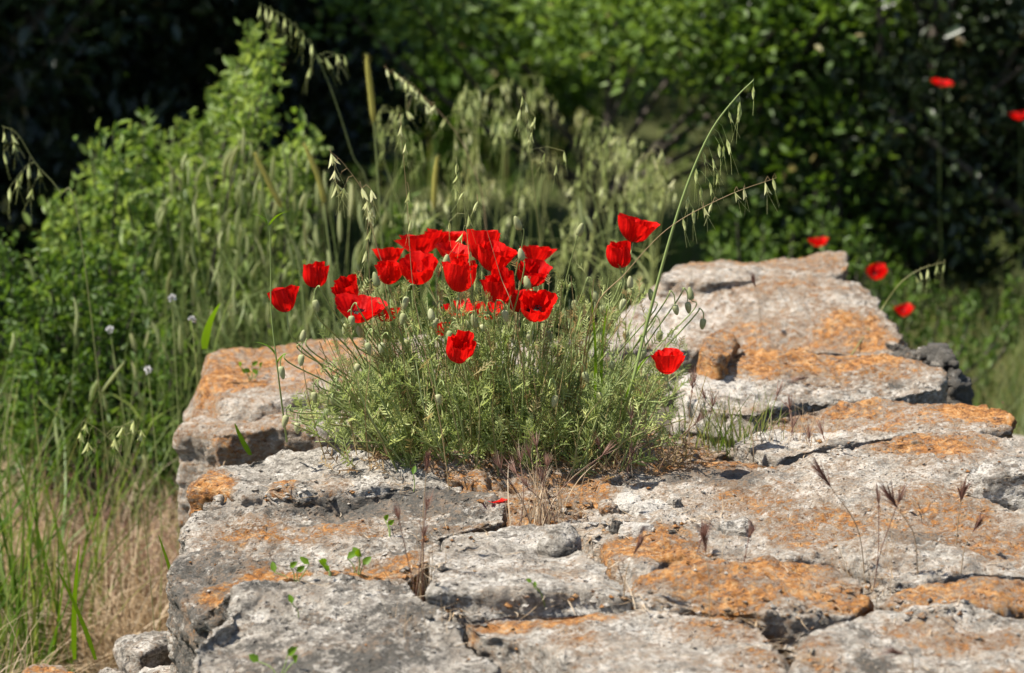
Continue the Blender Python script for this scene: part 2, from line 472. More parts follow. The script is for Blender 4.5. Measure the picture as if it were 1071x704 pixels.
stone('stone_slab', 'widest slab of the wall, grey with orange dusting, right of the poppies', 'stone slab',
      [(585, 548, -.01), (610, 522, .0), (640, 505, .005), (690, 486, .01), (760, 482, .01), (830, 484, .02), (880, 472, .04), (940, 455, .05), (1000, 452, .05), (1080, 466, .03), (1180, 470, .03), (1190, 596, .01), (1000, 600, .0), (940, 610, .0), (912, 598, .0), (870, 580, .0), (790, 576, .01), (700, 584, .0), (668, 604, .0), (636, 574, .0)],
      -.36, 11, [(O, 700, 490, 0, 110, 12, .5), (O, 960, 462, .05, 80, 12, .5), (O, 1000, 555, 0, 90, 26, .35), (O, 780, 530, 0, 60, 12, .3), (O, 680, 575, 0, 60, 14, .55), (O, 850, 560, 0, 60, 18, .35), (O, 620, 520, 0, 30, 14, .5), (D, 745, 508, 0, 45, 14, .75), (D, 640, 505, 0, 40, 10, .4), (D, 960, 572, 0, 50, 14, .5), (W, 850, 520, 0, 160, 25, .1)],
      (.30, .08, .2), group=GW, vox=.006)
stone('stone_slab', 'grey overlapping slab edge at the right margin on the widest slab', 'stone slab',
      [(1004, 492, .07), (1030, 480, .08), (1100, 474, .08), (1200, 474, .08), (1200, 497, .07), (1080, 495, .07), (1030, 498, .065)],
      -.05, 12, [], (.1, .15, .3), group=GW, amp=.7)
stone('stone_slab', 'long flat slab with dark undercut front edge and orange right end', 'stone slab',
      [(770, 462, .02), (800, 436, .04), (860, 424, .05), (940, 416, .06), (1030, 422, .06), (1064, 436, .055), (1060, 447, .05), (990, 452, .05), (930, 455, .05), (870, 466, .04), (815, 474, .03)],
      -.03, 13, [(O, 950, 432, .05, 150, 14, .5), (O, 1030, 432, .06, 60, 14, .5), (W, 960, 438, .05, 80, 5, .6), (W, 830, 450, .04, 60, 10, .4)], (.2, .05, .2), group=GW, amp=.8, smooth_it=6)
stone('stone_block', 'grey block with orange top in front of the high rear block', 'stone block',
      [(712, 420, .03), (722, 392, .05), (760, 372, .06), (840, 368, .06), (930, 374, .06), (984, 388, .05), (992, 404, .04), (940, 412, .04), (860, 416, .03), (790, 430, .03)],
      -.3, 14, [(O, 800, 378, .05, 130, 14, .6), (O, 940, 385, .05, 60, 10, .4), (W, 740, 400, .04, 60, 18, .5), (D, 880, 405, .04, 90, 10, .3)], (.24, .1, .2), group=GW)
stone('stone_block', 'high rear block tilted upwards with grainy orange and grey top', 'stone block',
      [(630, 360, .03), (650, 325, .07), (690, 298, .11), (760, 288, .13), (850, 286, .13), (900, 292, .12), (925, 318, .09), (948, 350, .05), (935, 367, .04), (840, 366, .04), (740, 366, .03)],
      -.4, 15, [(O, 850, 335, .08, 90, 16, .22), (O, 760, 345, .06, 40, 10, .2), (O, 900, 352, .05, 50, 10, .35), (O, 800, 297, .12, 100, 8, .2), (W, 710, 325, .08, 60, 20, .3)], (.30, .12, .2), group=GW, smooth_it=12, pits=1.2)
stone('stone_block', 'topmost capping block at the far end of the wall', 'stone block',
      [(690, 292, .135), (706, 278, .14), (780, 270, .15), (850, 264, .15), (886, 264, .15), (897, 276, .14), (880, 286, .135), (790, 290, .135), (740, 294, .135)],
      .085, 16, [(O, 820, 275, .14, 110, 8, .3), (D, 880, 280, .14, 20, 8, .3)], (.32, .1, .2), group=GW, amp=.8)
stone('loose_stone', 'small orange rock with a dark hollow at the foot of the high rear block', 'loose stone',
      [(728, 366, .1), (738, 350, .11), (756, 346, .11), (770, 354, .1), (772, 368, .09), (750, 374, .09)], .0, 17, [(O, 750, 360, .1, 40, 20, .5)], (.3, .1, .1), amp=.7, vox=.005)
stone('loose_stone', 'craggy dark grey rock behind the right end of the long flat slab', 'loose stone',
      [(925, 372, .02), (934, 352, .06), (965, 362, .07), (990, 370, .07), (1006, 384, .05), (1016, 408, .0), (1000, 424, -.05), (950, 400, 0)], -.5, 18,
      [], (.0, .9, .0), amp=1.9, pits=2.0, vox=.0055, smooth_it=16, strata=.0)
stone('lower_course', 'lower course of rough stone on which the top blocks lie', 'wall base',
      [(206, 720, -.4), (190, 610, -.38), (212, 480, -.36), (212, 430, -.36), (330, 378, -.36), (640, 350, -.36), (960, 395, -.36), (1120, 480, -.36), (1250, 640, -.38), (1290, 860, -.38), (190, 860, -.38)],
      GZ - .05, 19, [], (.1, .3, .1), vox=.018, smooth_it=4, flare=1.02, pits=.0, mat=M_STONE)
# rubble that fills the joints between the blocks
stone('rubble_fill', 'dark earth and rubble packed in the joints between the blocks', 'rubble fill',
      [(260, 740, -.17), (250, 640, -.15), (250, 500, -.14), (260, 450, -.2), (400, 420, -.15), (640, 380, -.10), (930, 400, -.10), (1050, 480, -.10), (1190, 640, -.10), (1230, 800, -.10), (230, 800, -.10)],
      -.37, 20, [], (.0, .3, .0), vox=.012, smooth_it=3, flare=1.0, amp=1.4, mat=M_CORE)
# earth under the poppies
o = stone('soil', None, None, [(330, 478, -.01), (400, 452, .02), (520, 440, .03), (660, 440, .02), (740, 452, .01), (775, 470, .0), (700, 492, .01), (640, 497, .015), (620, 530, .0), (590, 556, -.02), (545, 552, -.02), (530, 525, .0), (500, 506, .02), (440, 498, .01), (360, 494, -.005)],
          -.14, 21, base=(.62, .3, .0), vox=.007, smooth_it=8, amp=1.5)
o['kind'] = 'structure'
bpy.context.view_layer.update()
STONES = {x.name for x in COL.objects if x.type == 'MESH' and x.name.split('.')[0] in ('stone_block', 'stone_slab', 'loose_stone', 'soil', 'rubble_fill', 'lower_course')}
def surf(px, py, fall=0.0):
    """The stone surface seen at a point of the photograph."""
    dg = bpy.context.evaluated_depsgraph_get(); o = Vector(CAM); d = Vector(ray(px, py)).normalized()
    for _ in range(60):
        hit, loc, nrm, idx, ob, mat = scene.ray_cast(dg, o, d)
        if not hit: break
        if ob.name in STONES: return np.array(loc), np.array(nrm)
        o = loc + d * 1e-4
    return onz(px, py, fall), np.array([0, 0, 1.0])
HOLD = {}
# loose stones in the hollow in front of the poppies
for k, (px, py, r, h, lab, bs) in enumerate([
        (690, 528, 23, .012, 'pale flat pebble, longest of the loose stones in front of the poppies', (.05, .0, .5)),
        (668, 540, 17, .012, 'pale rounded pebble nearest the grey middle block', (.1, .0, .5)),
        (657, 519, 12, .014, 'small white pebble between the dry tuft and the grey hollow', (.0, .0, .9)),
        (704, 517, 14, .016, 'thin grey pebble behind the longest pale pebble', (.0, .2, .2)),
        (646, 541, 9, .02, 'tiny dark pebble beside the pale rounded pebble', (.0, .8, .0)),
        (590, 552, 11, .02, 'small grey pebble at the back edge of the middle block', (.0, .3, .1)),
        (770, 547, 17, .012, 'dark thin stone flake lying on the widest slab', (.0, .5, .0)),
        (634, 525, 10, .02, 'small orange-stained pebble beside the dry tuft', (.5, .1, .1))]):
    if not HOLD:
        for q in [(690, 528), (668, 540), (657, 519), (704, 517), (646, 541), (590, 552), (770, 547), (634, 525)]: HOLD[q] = surf(*q)[0][2]
    z = HOLD[(px, py)]
    ring = [(px + r * math.cos(a) * (1 + .25 * math.sin(3 * a + k)), py + r * .42 * math.sin(a) * (1 + .2 * math.cos(2 * a + k)), z + h * (.8 + .2 * math.sin(a + k))) for a in np.arange(8) * math.pi / 4]
    stone('pebble', lab, 'pebble', ring, z - .03, 30 + k, (), bs, vox=.0026, smooth_it=55, amp=.6, flare=1.25, group='loose stones in front of the poppies')
# rocks beside the foot of the wall
for k, (px, py, r, z, zb, lab, bs) in enumerate([
        (160, 676, 32, -.40, -.8, 'grey rock at the foot of the wall behind the left front corner', (.1, .3, .3)),
        (172, 714, 46, -.33, -.8, 'pale smooth rock at the bottom edge against the left front corner block', (.2, .1, .4)),
        (118, 708, 24, -.42, -.8, 'small grey rock in the dry grass left of the wall', (.05, .3, .2)),
        (30, 722, 64, -.33, -.8, 'low orange rock in the bottom left corner', (.75, .1, .1))]):
    ring = [(px + r * math.cos(a) * (1 + .2 * math.sin(3 * a + k)), py - r * .4 * math.sin(a), z + .02 * math.sin(2 * a + k)) for a in np.arange(9) * 2 * math.pi / 9]
    stone('foot_rock', lab, 'rock', ring, zb, 50 + k, (), bs, vox=.009, smooth_it=12, amp=1.0, flare=1.15, group='rocks at the foot of the wall')

# ------------------------------------------------------------------ ground
def ground_z(x, y):
    p = np.stack([np.asarray(x, float).ravel() * .8, np.asarray(y, float).ravel() * .8, np.zeros(np.size(x))], 1)
    return GZ + .06 * fbm(p, 3, 3).reshape(np.shape(x)) + .02 * np.maximum(np.asarray(y) - 14, 0)
M_GROUND = soil_mat('meadow_soil', [(.3, (.025, .028, .010)), (.5, (.05, .058, .02)), (.62, (.085, .085, .032)), (.75, (.14, .12, .06))], 9.0)
gx = np.concatenate([np.linspace(-70, -8, 20), np.linspace(-7.5, 7.5, 100), np.linspace(8, 70, 20)])
gy = np.concatenate([np.linspace(-30, 1, 12), np.linspace(1.5, 24, 150), np.linspace(25, 120, 30)])
X, Yg = np.meshgrid(gx, gy)
Z = ground_z(X, Yg)
gb = Buf(); nx = len(gx); i = np.arange(len(gy) - 1)[:, None]; j = np.arange(nx - 1)
gb.add(np.stack([X, Yg, Z], -1), np.stack([i * nx + j, i * nx + j + 1, (i + 1) * nx + j + 1, (i + 1) * nx + j], -1))
tag(build('ground', gb, M_GROUND), kind='structure')
# ------------------------------------------------------------------ plant materials
M_GREY = leaf_mat('poppy_leaf', (.085, .13, .036), (.30, .37, .125), (.60, .64, .29), trans=.48, gloss=.3)
M_STEM = leaf_mat('green_stem', (.06, .09, .025), (.24, .31, .10), (.42, .47, .22), trans=.15, gloss=.35)
M_BUD = leaf_mat('hairy_bud', (.15, .19, .075), (.31, .34, .17), (.5, .5, .32), trans=.12, gloss=.1, rough=.7)
M_STRAW = leaf_mat('dry_straw', (.20, .13, .075), (.46, .34, .21), (.68, .59, .45), trans=.3, gloss=.2)
M_PURPLE = leaf_mat('purple_brome', (.11, .05, .04), (.28, .16, .12), (.50, .38, .29), trans=.3, gloss=.15)
M_SPIKELET = leaf_mat('oat_husk', (.28, .34, .11), (.54, .59, .27), (.78, .78, .52), trans=.5, gloss=.2)
M_GRASS = leaf_mat('fresh_grass', (.035, .07, .012), (.09, .17, .022), (.17, .28, .04), trans=.45, gloss=.35)
M_MEADOW = leaf_mat('pale_grass', (.07, .11, .03), (.21, .27, .09), (.46, .49, .26), trans=.48, gloss=.2)
M_BRIGHT = leaf_mat('bright_leaf', (.05, .11, .012), (.12, .23, .02), (.20, .34, .035), trans=.5, gloss=.3)
M_SHRUB = leaf_mat('shrub_leaf', (.03, .07, .012), (.11, .19, .032), (.29, .37, .10), trans=.46, gloss=.3)
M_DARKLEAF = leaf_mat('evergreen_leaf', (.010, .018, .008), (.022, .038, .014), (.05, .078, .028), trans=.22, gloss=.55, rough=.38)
M_YELLOW = leaf_mat('foxtail_spike', (.2, .19, .04), (.40, .37, .09), (.6, .55, .2), trans=.4, gloss=.1)
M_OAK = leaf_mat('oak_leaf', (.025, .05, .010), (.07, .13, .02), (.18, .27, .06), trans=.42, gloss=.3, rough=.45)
M_FAR = leaf_mat('wood_leaf', (.03, .055, .014), (.075, .12, .028), (.14, .19, .05), trans=.35, gloss=.2)
def bark():
    t = NT('bark'); P = t.n('ShaderNodeNewGeometry').outputs['Position']
    mp = t.n('ShaderNodeMapping', ins={'Vector': P, 'Scale': (1, 1, .25)}).outputs[0]
    n1 = t.noise(mp, 40, 7, .7)
    c = t.ramp(n1, [(.3, (.03, .024, .018)), (.55, (.10, .082, .062)), (.75, (.24, .21, .17))])
    bp = t.n('ShaderNodeBump', ins={'Height': n1, 'Strength': .9, 'Distance': .02})
    pb = t.n('ShaderNodeBsdfPrincipled', ins={'Base Color': c, 'Roughness': .9, 'Normal': bp.outputs[0]})
    t.set(t.out, 'Surface', pb.outputs[0]); return t.m
M_BARK = bark()
def petal_mat():
    t = NT('poppy_petal')
    a = t.n('ShaderNodeAttribute', attribute_name='tint')
    sep = t.n('ShaderNodeSeparateColor', ins={0: a.outputs['Color']})
    P = t.n('ShaderNodeNewGeometry').outputs['Position']
    n1 = t.noise(P, 160, 4, .6)
    red = t.ramp(t.math('ADD', t.math('MULTIPLY', sep.outputs[1], .7), t.math('MULTIPLY', n1, .3)), [(.2, (.50, .003, .004)), (.5, (.72, .006, .004)), (.8, (.82, .012, .006))])
    c = t.mix(sep.outputs[0], red, (.012, .004, .006))
    wv = t.math('SINE', t.math('ADD', t.math('MULTIPLY', sep.outputs[2], 75.0), t.math('MULTIPLY', t.noise(P, 90, 4, .6), 9.0)))
    bp = t.n('ShaderNodeBump', ins={'Height': t.math('ADD', wv, t.math('MULTIPLY', t.noise(P, 120, 3, .6), 4.0)), 'Strength': .22, 'Distance': .0012})
    c = t.mix(t.math('MULTIPLY', t.step(wv, .2, 1.0), .12), c, (.30, .002, .003))
    pb = t.n('ShaderNodeBsdfPrincipled', ins={'Base Color': c, 'Roughness': .55, 'Specular IOR Level': .12, 'Normal': bp.outputs[0]})
    tr = t.n('ShaderNodeBsdfTranslucent', ins={'Color': c, 'Normal': bp.outputs[0]})
    mx = t.n('ShaderNodeMixShader', ins={0: .45, 1: pb.outputs[0], 2: tr.outputs[0]})
    t.set(t.out, 'Surface', mx.outputs[0]); return t.m
M_PETAL = petal_mat()
def plain(name, col, r=.7, spec=.3):
    t = NT(name); P = t.n('ShaderNodeNewGeometry').outputs['Position']
    n1 = t.noise(P, 300, 4, .6)
    c = t.ramp(n1, [(.3, tuple(v * .65 for v in col)), (.7, tuple(min(1, v * 1.3) for v in col))])
    pb = t.n('ShaderNodeBsdfPrincipled', ins={'Base Color': c, 'Roughness': r, 'Specular IOR Level': spec})
    t.set(t.out, 'Surface', pb.outputs[0]); return t.m
M_ANTHER = plain('stamen_black', (.015, .012, .018))
M_CAPSULE = plain('seed_capsule', (.02, .028, .016))
M_WHITE = plain('white_floret', (.7, .68, .66))

# ------------------------------------------------------------------ poppies
def petal(buf, axis_frame, base, az0, half, length, cup, r0, seed, nu=17, nv=25, rx=1.0, dark=.24, off=0.0):
    """One petal: a patch of a bowl; cup 0 = flat open, 1 = closed cup."""
    g = np.random.default_rng(seed)
    u = np.linspace(0, 1, nu)[:, None]; v = np.linspace(-1, 1, nv)[None]
    Lv = length * (1 - .22 * np.abs(v) ** 2.6) * (1 + .03 * np.sin(v * 3.5 + g.uniform(0, 6)) + .014 * np.sin(v * 12 + g.uniform(0, 6)))
    # profile angle along the petal
    uu = np.linspace(0, 1, 40)
    phi = np.radians(6 + cup * 95 * np.clip(uu * 1.5, 0, 1) - (1 - cup) * 10 * uu ** 2 + cup * 22 * np.sin(uu * 3.1) + cup * 22 * uu ** 2.2)
    pr = np.concatenate([[0], np.cumsum(np.cos(phi[:-1]) / 39)]); pz = np.concatenate([[0], np.cumsum(np.sin(phi[:-1]) / 39)])
    s = u * np.ones_like(v)
    r = r0 + np.interp(s, uu, pr) * Lv; z = np.interp(s, uu, pz) * Lv
    az = az0 + v * half * (.35 + .65 * np.sqrt(u))
    cr = (0.0015 * np.sin(v * 17 + 3 * u + g.uniform(0, 6)) + 0.0012 * np.sin(v * 31 + g.uniform(0, 6)) + .004 * np.sin(v * 5 + 4 * u + g.uniform(0, 6))) * u ** 1.5
    cr = cr + .0020 * np.sin(v * 11 + g.uniform(0, 6)) * u ** 6
    r = r + cr * rx; z = z + cr * .5 * (1 - cup)
    V = np.stack([r * np.cos(az), r * np.sin(az), z], -1).reshape(-1, 3)
    V = V @ axis_frame.T + base
    k = np.arange(nu - 1)[:, None]; j = np.arange(nv - 1)
    Q = np.stack([k * nv + j, k * nv + j + 1, (k + 1) * nv + j + 1, (k + 1) * nv + j], -1).reshape(-1, 4)
    blot = sstep(dark + .06, dark - .03, (u + .05 * np.abs(v)) * np.ones_like(v)) * sstep(1.05, .7, np.abs(v) * np.ones_like(u))
    shade = np.clip(.5 + off + .25 * np.sin(v * 23 + g.uniform(0, 6)) * np.ones_like(u) + .2 * (u - .5), 0, 1)
    tint = np.stack([blot, shade, (v * .5 + .5) * np.ones_like(u)], -1).reshape(-1, 3)
    buf.add(V, Q, tint=tint)

def poppy(label, px, py, Y, size, cup, tilt, root, group=None, seed=0, cat='poppy', dark=.15, bendy=.05, st=.7):
    """px, py: the middle of the flower; size: petal length; tilt: the axis of the flower."""
    fc = at(px, py, Y); size = size * 1.58
    ax = np.asarray(tilt, float); ax = ax / np.linalg.norm(ax)
    base = fc - ax * size * (.18 + .34 * cup)
    rt = np.asarray(root, float)
    t = thing('poppy', label, cat, rt, group)
    cup = cup * .93
    off = float(np.random.default_rng(seed + 5000).uniform(-.32, .2))
    # stem
    dn = base - ax * .05; dn = dn
    m = rt * .5 + base * .5 + np.array([(seed % 5 - 2) * .012, 0, .02]) + bendy * np.array([rt[0] - base[0], 0, 0])
    P = spline([rt, rt * .72 + m * .28 + np.array([0, 0, .02]), m, dn * .75 + base * .25 if False else dn, base], 26)
    b = Buf(); tubes(b, P - rt, np.linspace(.0021, .0013, 26), 6, (st, .0, 0))
    # stem hairs
    g = np.random.default_rng(seed + 900)
    idx = g.integers(3, 25, 120); d = norm(g.normal(size=(120, 3)))
    blades(b, P[idx] - rt + d * .001, d, d * 0, .004, .0004, (.9, 0, 0), segs=1)
    build('stem', b, M_STEM, t)
    fr = frame(ax, g.uniform(0, 1.6))
    for k in range(4):
        pb = Buf(); outer = k < 2
        petal(pb, fr, base - rt, k * math.pi + g.uniform(-.15, .15) if outer else math.pi / 2 + k * math.pi + g.uniform(-.15, .15),
              math.radians(g.uniform(84, 96)) if outer else math.radians(g.uniform(74, 84)),
              size * (1 if outer else .95) * g.uniform(.94, 1.06), np.clip(cup + g.uniform(-.07, .07) - (0 if outer else -.05), 0, 1), .002 if outer else .001,
              seed * 7 + k, dark=dark, off=off)
        build('petal', pb, M_PETAL, t)
    c = Buf()
    sc = size / .045
    revolve(c, np.array([(0, 0), (.003, .0005), (.0055, .005), (.006, .009), (.0068, .0105), (.0062, .012), (0, .0125)]) * sc, (fr, base - rt), 10)
    build('seed_capsule', c, M_CAPSULE, t)
    s = Buf(); n = 70
    a = g.uniform(0, 6.28, n); rr = g.uniform(.005, .012, n) * sc; zz = g.uniform(.007, .015, n) * sc
    tip = np.stack([rr * np.cos(a), rr * np.sin(a), zz], 1); st = tip * np.array([.3, .3, 0])
    Pp = np.stack([st, (st + tip) / 2 + np.array([0, 0, .001]), tip], 1) @ fr.T + (base - rt)
    tubes(s, Pp, .0003, 3)
    dd = np.stack([tip, tip + np.array([0, 0, .0013]) * sc], 1) @ fr.T + (base - rt)
    tubes(s, np.stack([dd[:, 0], dd.mean(1), dd[:, 1]], 1), np.array([.0006, .0011, .0006]) * sc, 4)
    build('stamen_ring', s, M_ANTHER, t)
    return t

def rootp(x, d=0.0):
    """A root point under the poppy bush for a flower that stands over the pixel column x."""
    return onz(525 + (x - 525) * .62, 468 - d, .005)
FL = [  # px, py, Y, size, cup, tilt, seed, label
    (297, 313, 5.18, .036, .72, (-.2, -.05, 1), 1, 'leftmost poppy of the bush, a half closed cup on a long bare stem'),
    (330, 287, 5.22, .036, .78, (.0, .05, 1), 2, 'tall cup-shaped poppy just above and right of the leftmost one'),
    (363, 304, 5.25, .034, .66, (-.3, -.35, .8), 3, 'poppy with its dark eye low on the right, above the wide open left poppy'),
    (375, 326, 5.15, .038, .42, (.12, -.3, 1), 4, 'wide open flat poppy with two spread petals on the left side of the bush'),
    (403, 329, 5.32, .027, .5, (.1, .1, 1), 5, 'small orange-red poppy right beside the wide open left poppy'),
    (407, 286, 5.25, .032, .68, (.0, -.15, 1), 6, 'rounded poppy above a green bud, under the small rear poppy'),
    (406, 268, 5.5, .028, .55, (.0, .2, 1), 7, 'small blurred poppy behind the rounded one, on the left of the rear row'),
    (438, 285, 5.18, .038, .55, (-.1, -.3, .9), 8, 'poppy facing the viewer with a black eye at its lower edge'),
    (440, 256, 5.55, .04, .45, (-.1, .15, 1), 9, 'broad poppy left in the blurred rear row'),
    (466, 252, 5.6, .04, .5, (.1, .1, 1), 10, 'dark red poppy in the middle of the blurred rear row'),
    (476, 266, 5.45, .034, .4, (.2, -.1, 1), 11, 'poppy wedged behind the upright cup in the middle cluster'),
    (482, 287, 5.0, .044, .82, (.08, -.15, 1), 12, 'upright cup-shaped poppy crossed by thin straws in the middle cluster'),
    (505, 256, 5.25, .047, .68, (.0, .05, 1), 13, 'highest poppy of the middle cluster, large with several petals'),
    (517, 270, 5.18, .042, .6, (.3, -.1, 1), 14, 'poppy leaning right under the highest one of the middle cluster'),
    (522, 301, 5.12, .045, .72, (-.05, -.25, 1), 15, 'large rounded poppy in the centre crossed by a long straw'),
    (543, 315, 5.2, .034, .6, (.1, .0, 1), 16, 'deep red poppy half hidden between the rounded one and the open one'),
    (556, 288, 5.2, .036, .62, (.25, -.25, .9), 17, 'poppy on the right of the cluster with a bud in front of it'),
    (562, 266, 5.5, .030, .5, (.1, .1, 1), 18, 'small blurred poppy behind and above the right side of the cluster'),
    (561, 323, 4.95, .038, .62, (.12, -.55, .8), 19, 'open poppy lowest on the right of the cluster, showing its inside'),
    (481, 366, 4.93, .036, .74, (.2, -.5, .85), 20, 'poppy alone in front of the green foliage below the cluster'),
    (648, 266, 5.15, .037, .78, (-.05, -.1, 1), 21, 'rounded lower poppy of the pair at the upper right'),
    (665, 241, 5.2, .038, .58, (.22, -.05, 1), 22, 'open upper poppy of the pair at the upper right'),
    (698, 379, 4.98, .034, .62, (.0, -.12, 1), 23, 'low poppy alone at the right edge of the foliage'),
    (480, 325, 5.5, .024, .4, (.0, -.3, 1), 24, 'faint orange poppy half hidden by buds below the upright cup'),
    (511, 327, 5.52, .024, .4, (.0, -.3, 1), 25, 'faint orange poppy half hidden behind stems below the rounded central one'),
    (462, 345, 5.4, .018, .6, (.0, -.2, 1), 26, 'tiny scrap of poppy showing between stems above the lone front poppy'),
]
for (px, py, Y, sz, cup, tilt, sd, lab) in FL:
    poppy(lab, px, py, Y, sz, cup, tilt, rootp(px, (Y - 5.1) * 40), 'poppies of the bush on the wall', sd)
BGF = [(985, 87, 10.15, .03, .25, (.1, -.1, 1), 31, 'small blurred poppy high in front of the dark bush at the upper right'),
       (1066, 121, 10.15, .03, .35, (-.1, -.1, 1), 32, 'blurred poppy cut by the right edge in front of the dark bush'),
       (917, 286, 8.2, .03, .55, (.1, -.4, 1), 33, 'blurred round poppy behind the right end of the high rear block'),
       (945, 326, 8.4, .024, .5, (.0, -.3, 1), 34, 'dim red poppy low behind the high rear block'),
       (856, 254, 8.6, .022, .5, (.0, -.2, 1), 35, 'small poppy peeping over the topmost capping block')]
for (px, py, Y, sz, cup, tilt, sd, lab) in BGF:
    p = at(px, py, Y); q = (p[0] + .05, Y + .1, float(ground_z(p[0], Y)))
    poppy(lab, px, py, Y, sz, cup, tilt, q, 'distant poppies behind the wall', sd, st=0.0)
# fallen petal
fb = Buf(); petal(fb, frame((.2, -.35, 1), .3), np.zeros(3), -1.2, 1.1, .026, .3, .001, 77)
o = build('fallen_petal', fb, M_PETAL); o.location = surf(514, 526)[0] + np.array([0, 0, .004])
tag(o, 'fallen red petal lying on the stone in front of the foliage', 'petal', None, 'thing')

# ------------------------------------------------------------------ buds
def bud(label, px, py, root, up=False, group='poppy buds', seed=0, Y=5.2, size=1.0):
    g = np.random.default_rng(seed + 300)
    c = at(px, py, Y); rt = np.asarray(root, float)
    t = thing('poppy_bud', label, 'poppy bud', rt, group)
    ax = norm(np.array([g.uniform(-.4, .4), g.uniform(-.3, .1), 1.0 if up else -1.0]))
    L = .023 * size * g.uniform(.85, 1.1)
    b0 = c - ax * L * .5
    side = np.sign(b0[0] - rt[0]) or 1
    if up:
        P = spline([rt, rt * .5 + b0 * .5 + np.array([-.02 * side, 0, .01]), b0 - ax * .02, b0], 22)
    else:
        h = .018 * g.uniform(.8, 1.7)
        P = spline([rt, rt * .55 + b0 * .45 + np.array([-.02 * side, 0, .03]), b0 + np.array([-side * .017, 0, h * .25]), b0 + np.array([-side * .009, 0, h]), b0 + np.array([-side * .001, 0, h * .65]), b0], 28)
    s = Buf(); tubes(s, P - rt, np.linspace(.0017, .0010, len(P)), 5, (.6, 0, 0))
    idx = g.integers(2, len(P), 70); d = norm(g.normal(size=(70, 3)))
    blades(s, P[idx] - rt, d, d * 0, .004, .0004, (.9, 0, 0), segs=1)
    build('stem', s, M_STEM, t)
    bb = Buf(); fr = frame(ax)
    pr = [(0, 0), (.30, .03), (.42, .14), (.46, .35), (.40, .62), (.24, .88), (.1, .98), (0, 1)]
    tn = g.uniform(.3, .8)
    revolve(bb, [(r * .0125 * size / .46 * .5 * 1.0, z * L) for r, z in pr], (fr, b0 - rt), 9, (tn, g.uniform(0, .18), 0))
    n = 60; a = g.uniform(0, 6.28, n); zz = g.uniform(.1, .95, n)
    rr = np.interp(zz, [p[1] for p in pr], [p[0] for p in pr]) * .0125 * size / .46 * .5
    dl = np.stack([np.cos(a), np.sin(a), g.uniform(-.2, .5, n)], 1)
    blades(bb, (np.stack([rr * np.cos(a), rr * np.sin(a), zz * L], 1)) @ fr.T + b0 - rt, dl @ fr.T, np.zeros((n, 3)), .0035, .0005, (.95, 0, 0), segs=1)
    build('bud', bb, M_BUD, t)
GL, GR, GM, GU = ('nodding buds at the left edge of the foliage', 'nodding buds against the rear block on the right', 'nodding buds inside the foliage', 'upright buds rising above the foliage')
LL, LR, LM, LU = ('nodding green bud on a thin stem over the orange left stones', 'hanging bud on a hooked stem in front of the high rear block',
                  'hairy green bud nodding among the poppy foliage and lower stems', 'pale plump bud held up between the red flowers')
for k, (x, y) in enumerate([(317, 351), (315, 377), (295, 390), (298, 441), (311, 448), (329, 416), (341, 433), (348, 418)]):
    bud(LL, x, y, rootp(x + 30), x in (317,), GL, k, 5.12 + .03 * (k % 3))
for k, (x, y) in enumerate([(707, 324), (720, 322), (735, 339), (722, 307), (681, 308), (659, 295), (651, 319), (655, 352), (623, 311), (601, 319), (631, 326), (641, 334)]):
    bud(LR, x, y, rootp(x - 15), x in (722, 659, 681), GR, 20 + k, 5.15 + .04 * (k % 4))
for k, (x, y) in enumerate([(331, 320), (368, 336), (361, 345), (376, 347), (403, 347), (424, 317), (421, 334), (455, 338), (426, 361), (415, 348), (386, 365), (399, 364), (373, 386),
                            (506, 345), (527, 347), (529, 331), (554, 351), (540, 367), (414, 437), (378, 422), (459, 418), (470, 352), (490, 340), (575, 352), (598, 372), (613, 395), (640, 383), (560, 400), (500, 392), (436, 380), (580, 420), (628, 417), (520, 436), (672, 372), (690, 352)]):
    bud(LM, x, y, rootp(x, (k % 4) * 6), False, GM, 50 + k, 5.02 + .07 * (k % 5))
for k, (x, y) in enumerate([(393, 292), (467, 272), (451, 329), (551, 295), (545, 266), (607, 240), (541, 233), (496, 336)]):
    bud(LU, x, y, rootp(x), True, GU, 100 + k, 5.06 + .02 * (k % 3), 1.1)

# ------------------------------------------------------------------ poppy foliage
def pinnate(buf, C, Dr, Nn, L, tint, g, lobes=9, wf=.2):
    """Feathery lobed leaves, N at once."""
    N = len(C); Dr = norm(Dr); S = norm(np.cross(Dr, Nn)); U = np.cross(S, Dr)
    L = np.broadcast_to(L, (N,))
    leaves(buf, C, Dr, U, L, L * .05, tint, fold=.1, bend=.12)
    for k in range(lobes):
        t = .22 + .72 * k / lobes
        sg = 1 if k % 2 else -1
        c = C + Dr * (L * t)[:, None] - U * (L * .12 * t * t)[:, None]
        d = Dr * .75 + S * sg * .75 + U * g.normal(0, .3, (N, 1))
        ll = L * (.34 * (1 - .75 * abs(t - .45))) * g.uniform(.7, 1.2, N)
        leaves(buf, c, d, U + g.normal(0, .25, (N, 3)), ll, ll * wf * 1.12, tint, fold=.15, bend=.1)
def envelope(x):
    return np.interp(x, [318, 345, 380, 430, 500, 570, 620, 660, 700, 725], [425, 398, 372, 350, 346, 352, 362, 374, 390, 415])
pl = thing('poppy_plant', 'bushy grey-green feathery poppy plant growing on top of the wall', 'poppy plant', onz(520, 470, 0))
org = np.array(pl.location)
g = np.random.default_rng(5)
NS = 370
stb = Buf(); lfb = Buf(); dry = Buf()
tx = np.clip(g.normal(515, 112, NS), 305, 716); tx = np.where(g.uniform(0, 1, NS) < .5, tx, g.uniform(325, 700, NS)); ev = envelope(tx)
ty = ev + g.normal(-4, 12, NS) + (470 - ev) * g.uniform(0, 1, NS) ** 1.25 * .95
tY = g.uniform(4.98, 5.75, NS)
LC, LD, LT, LLn = [], [], [], []
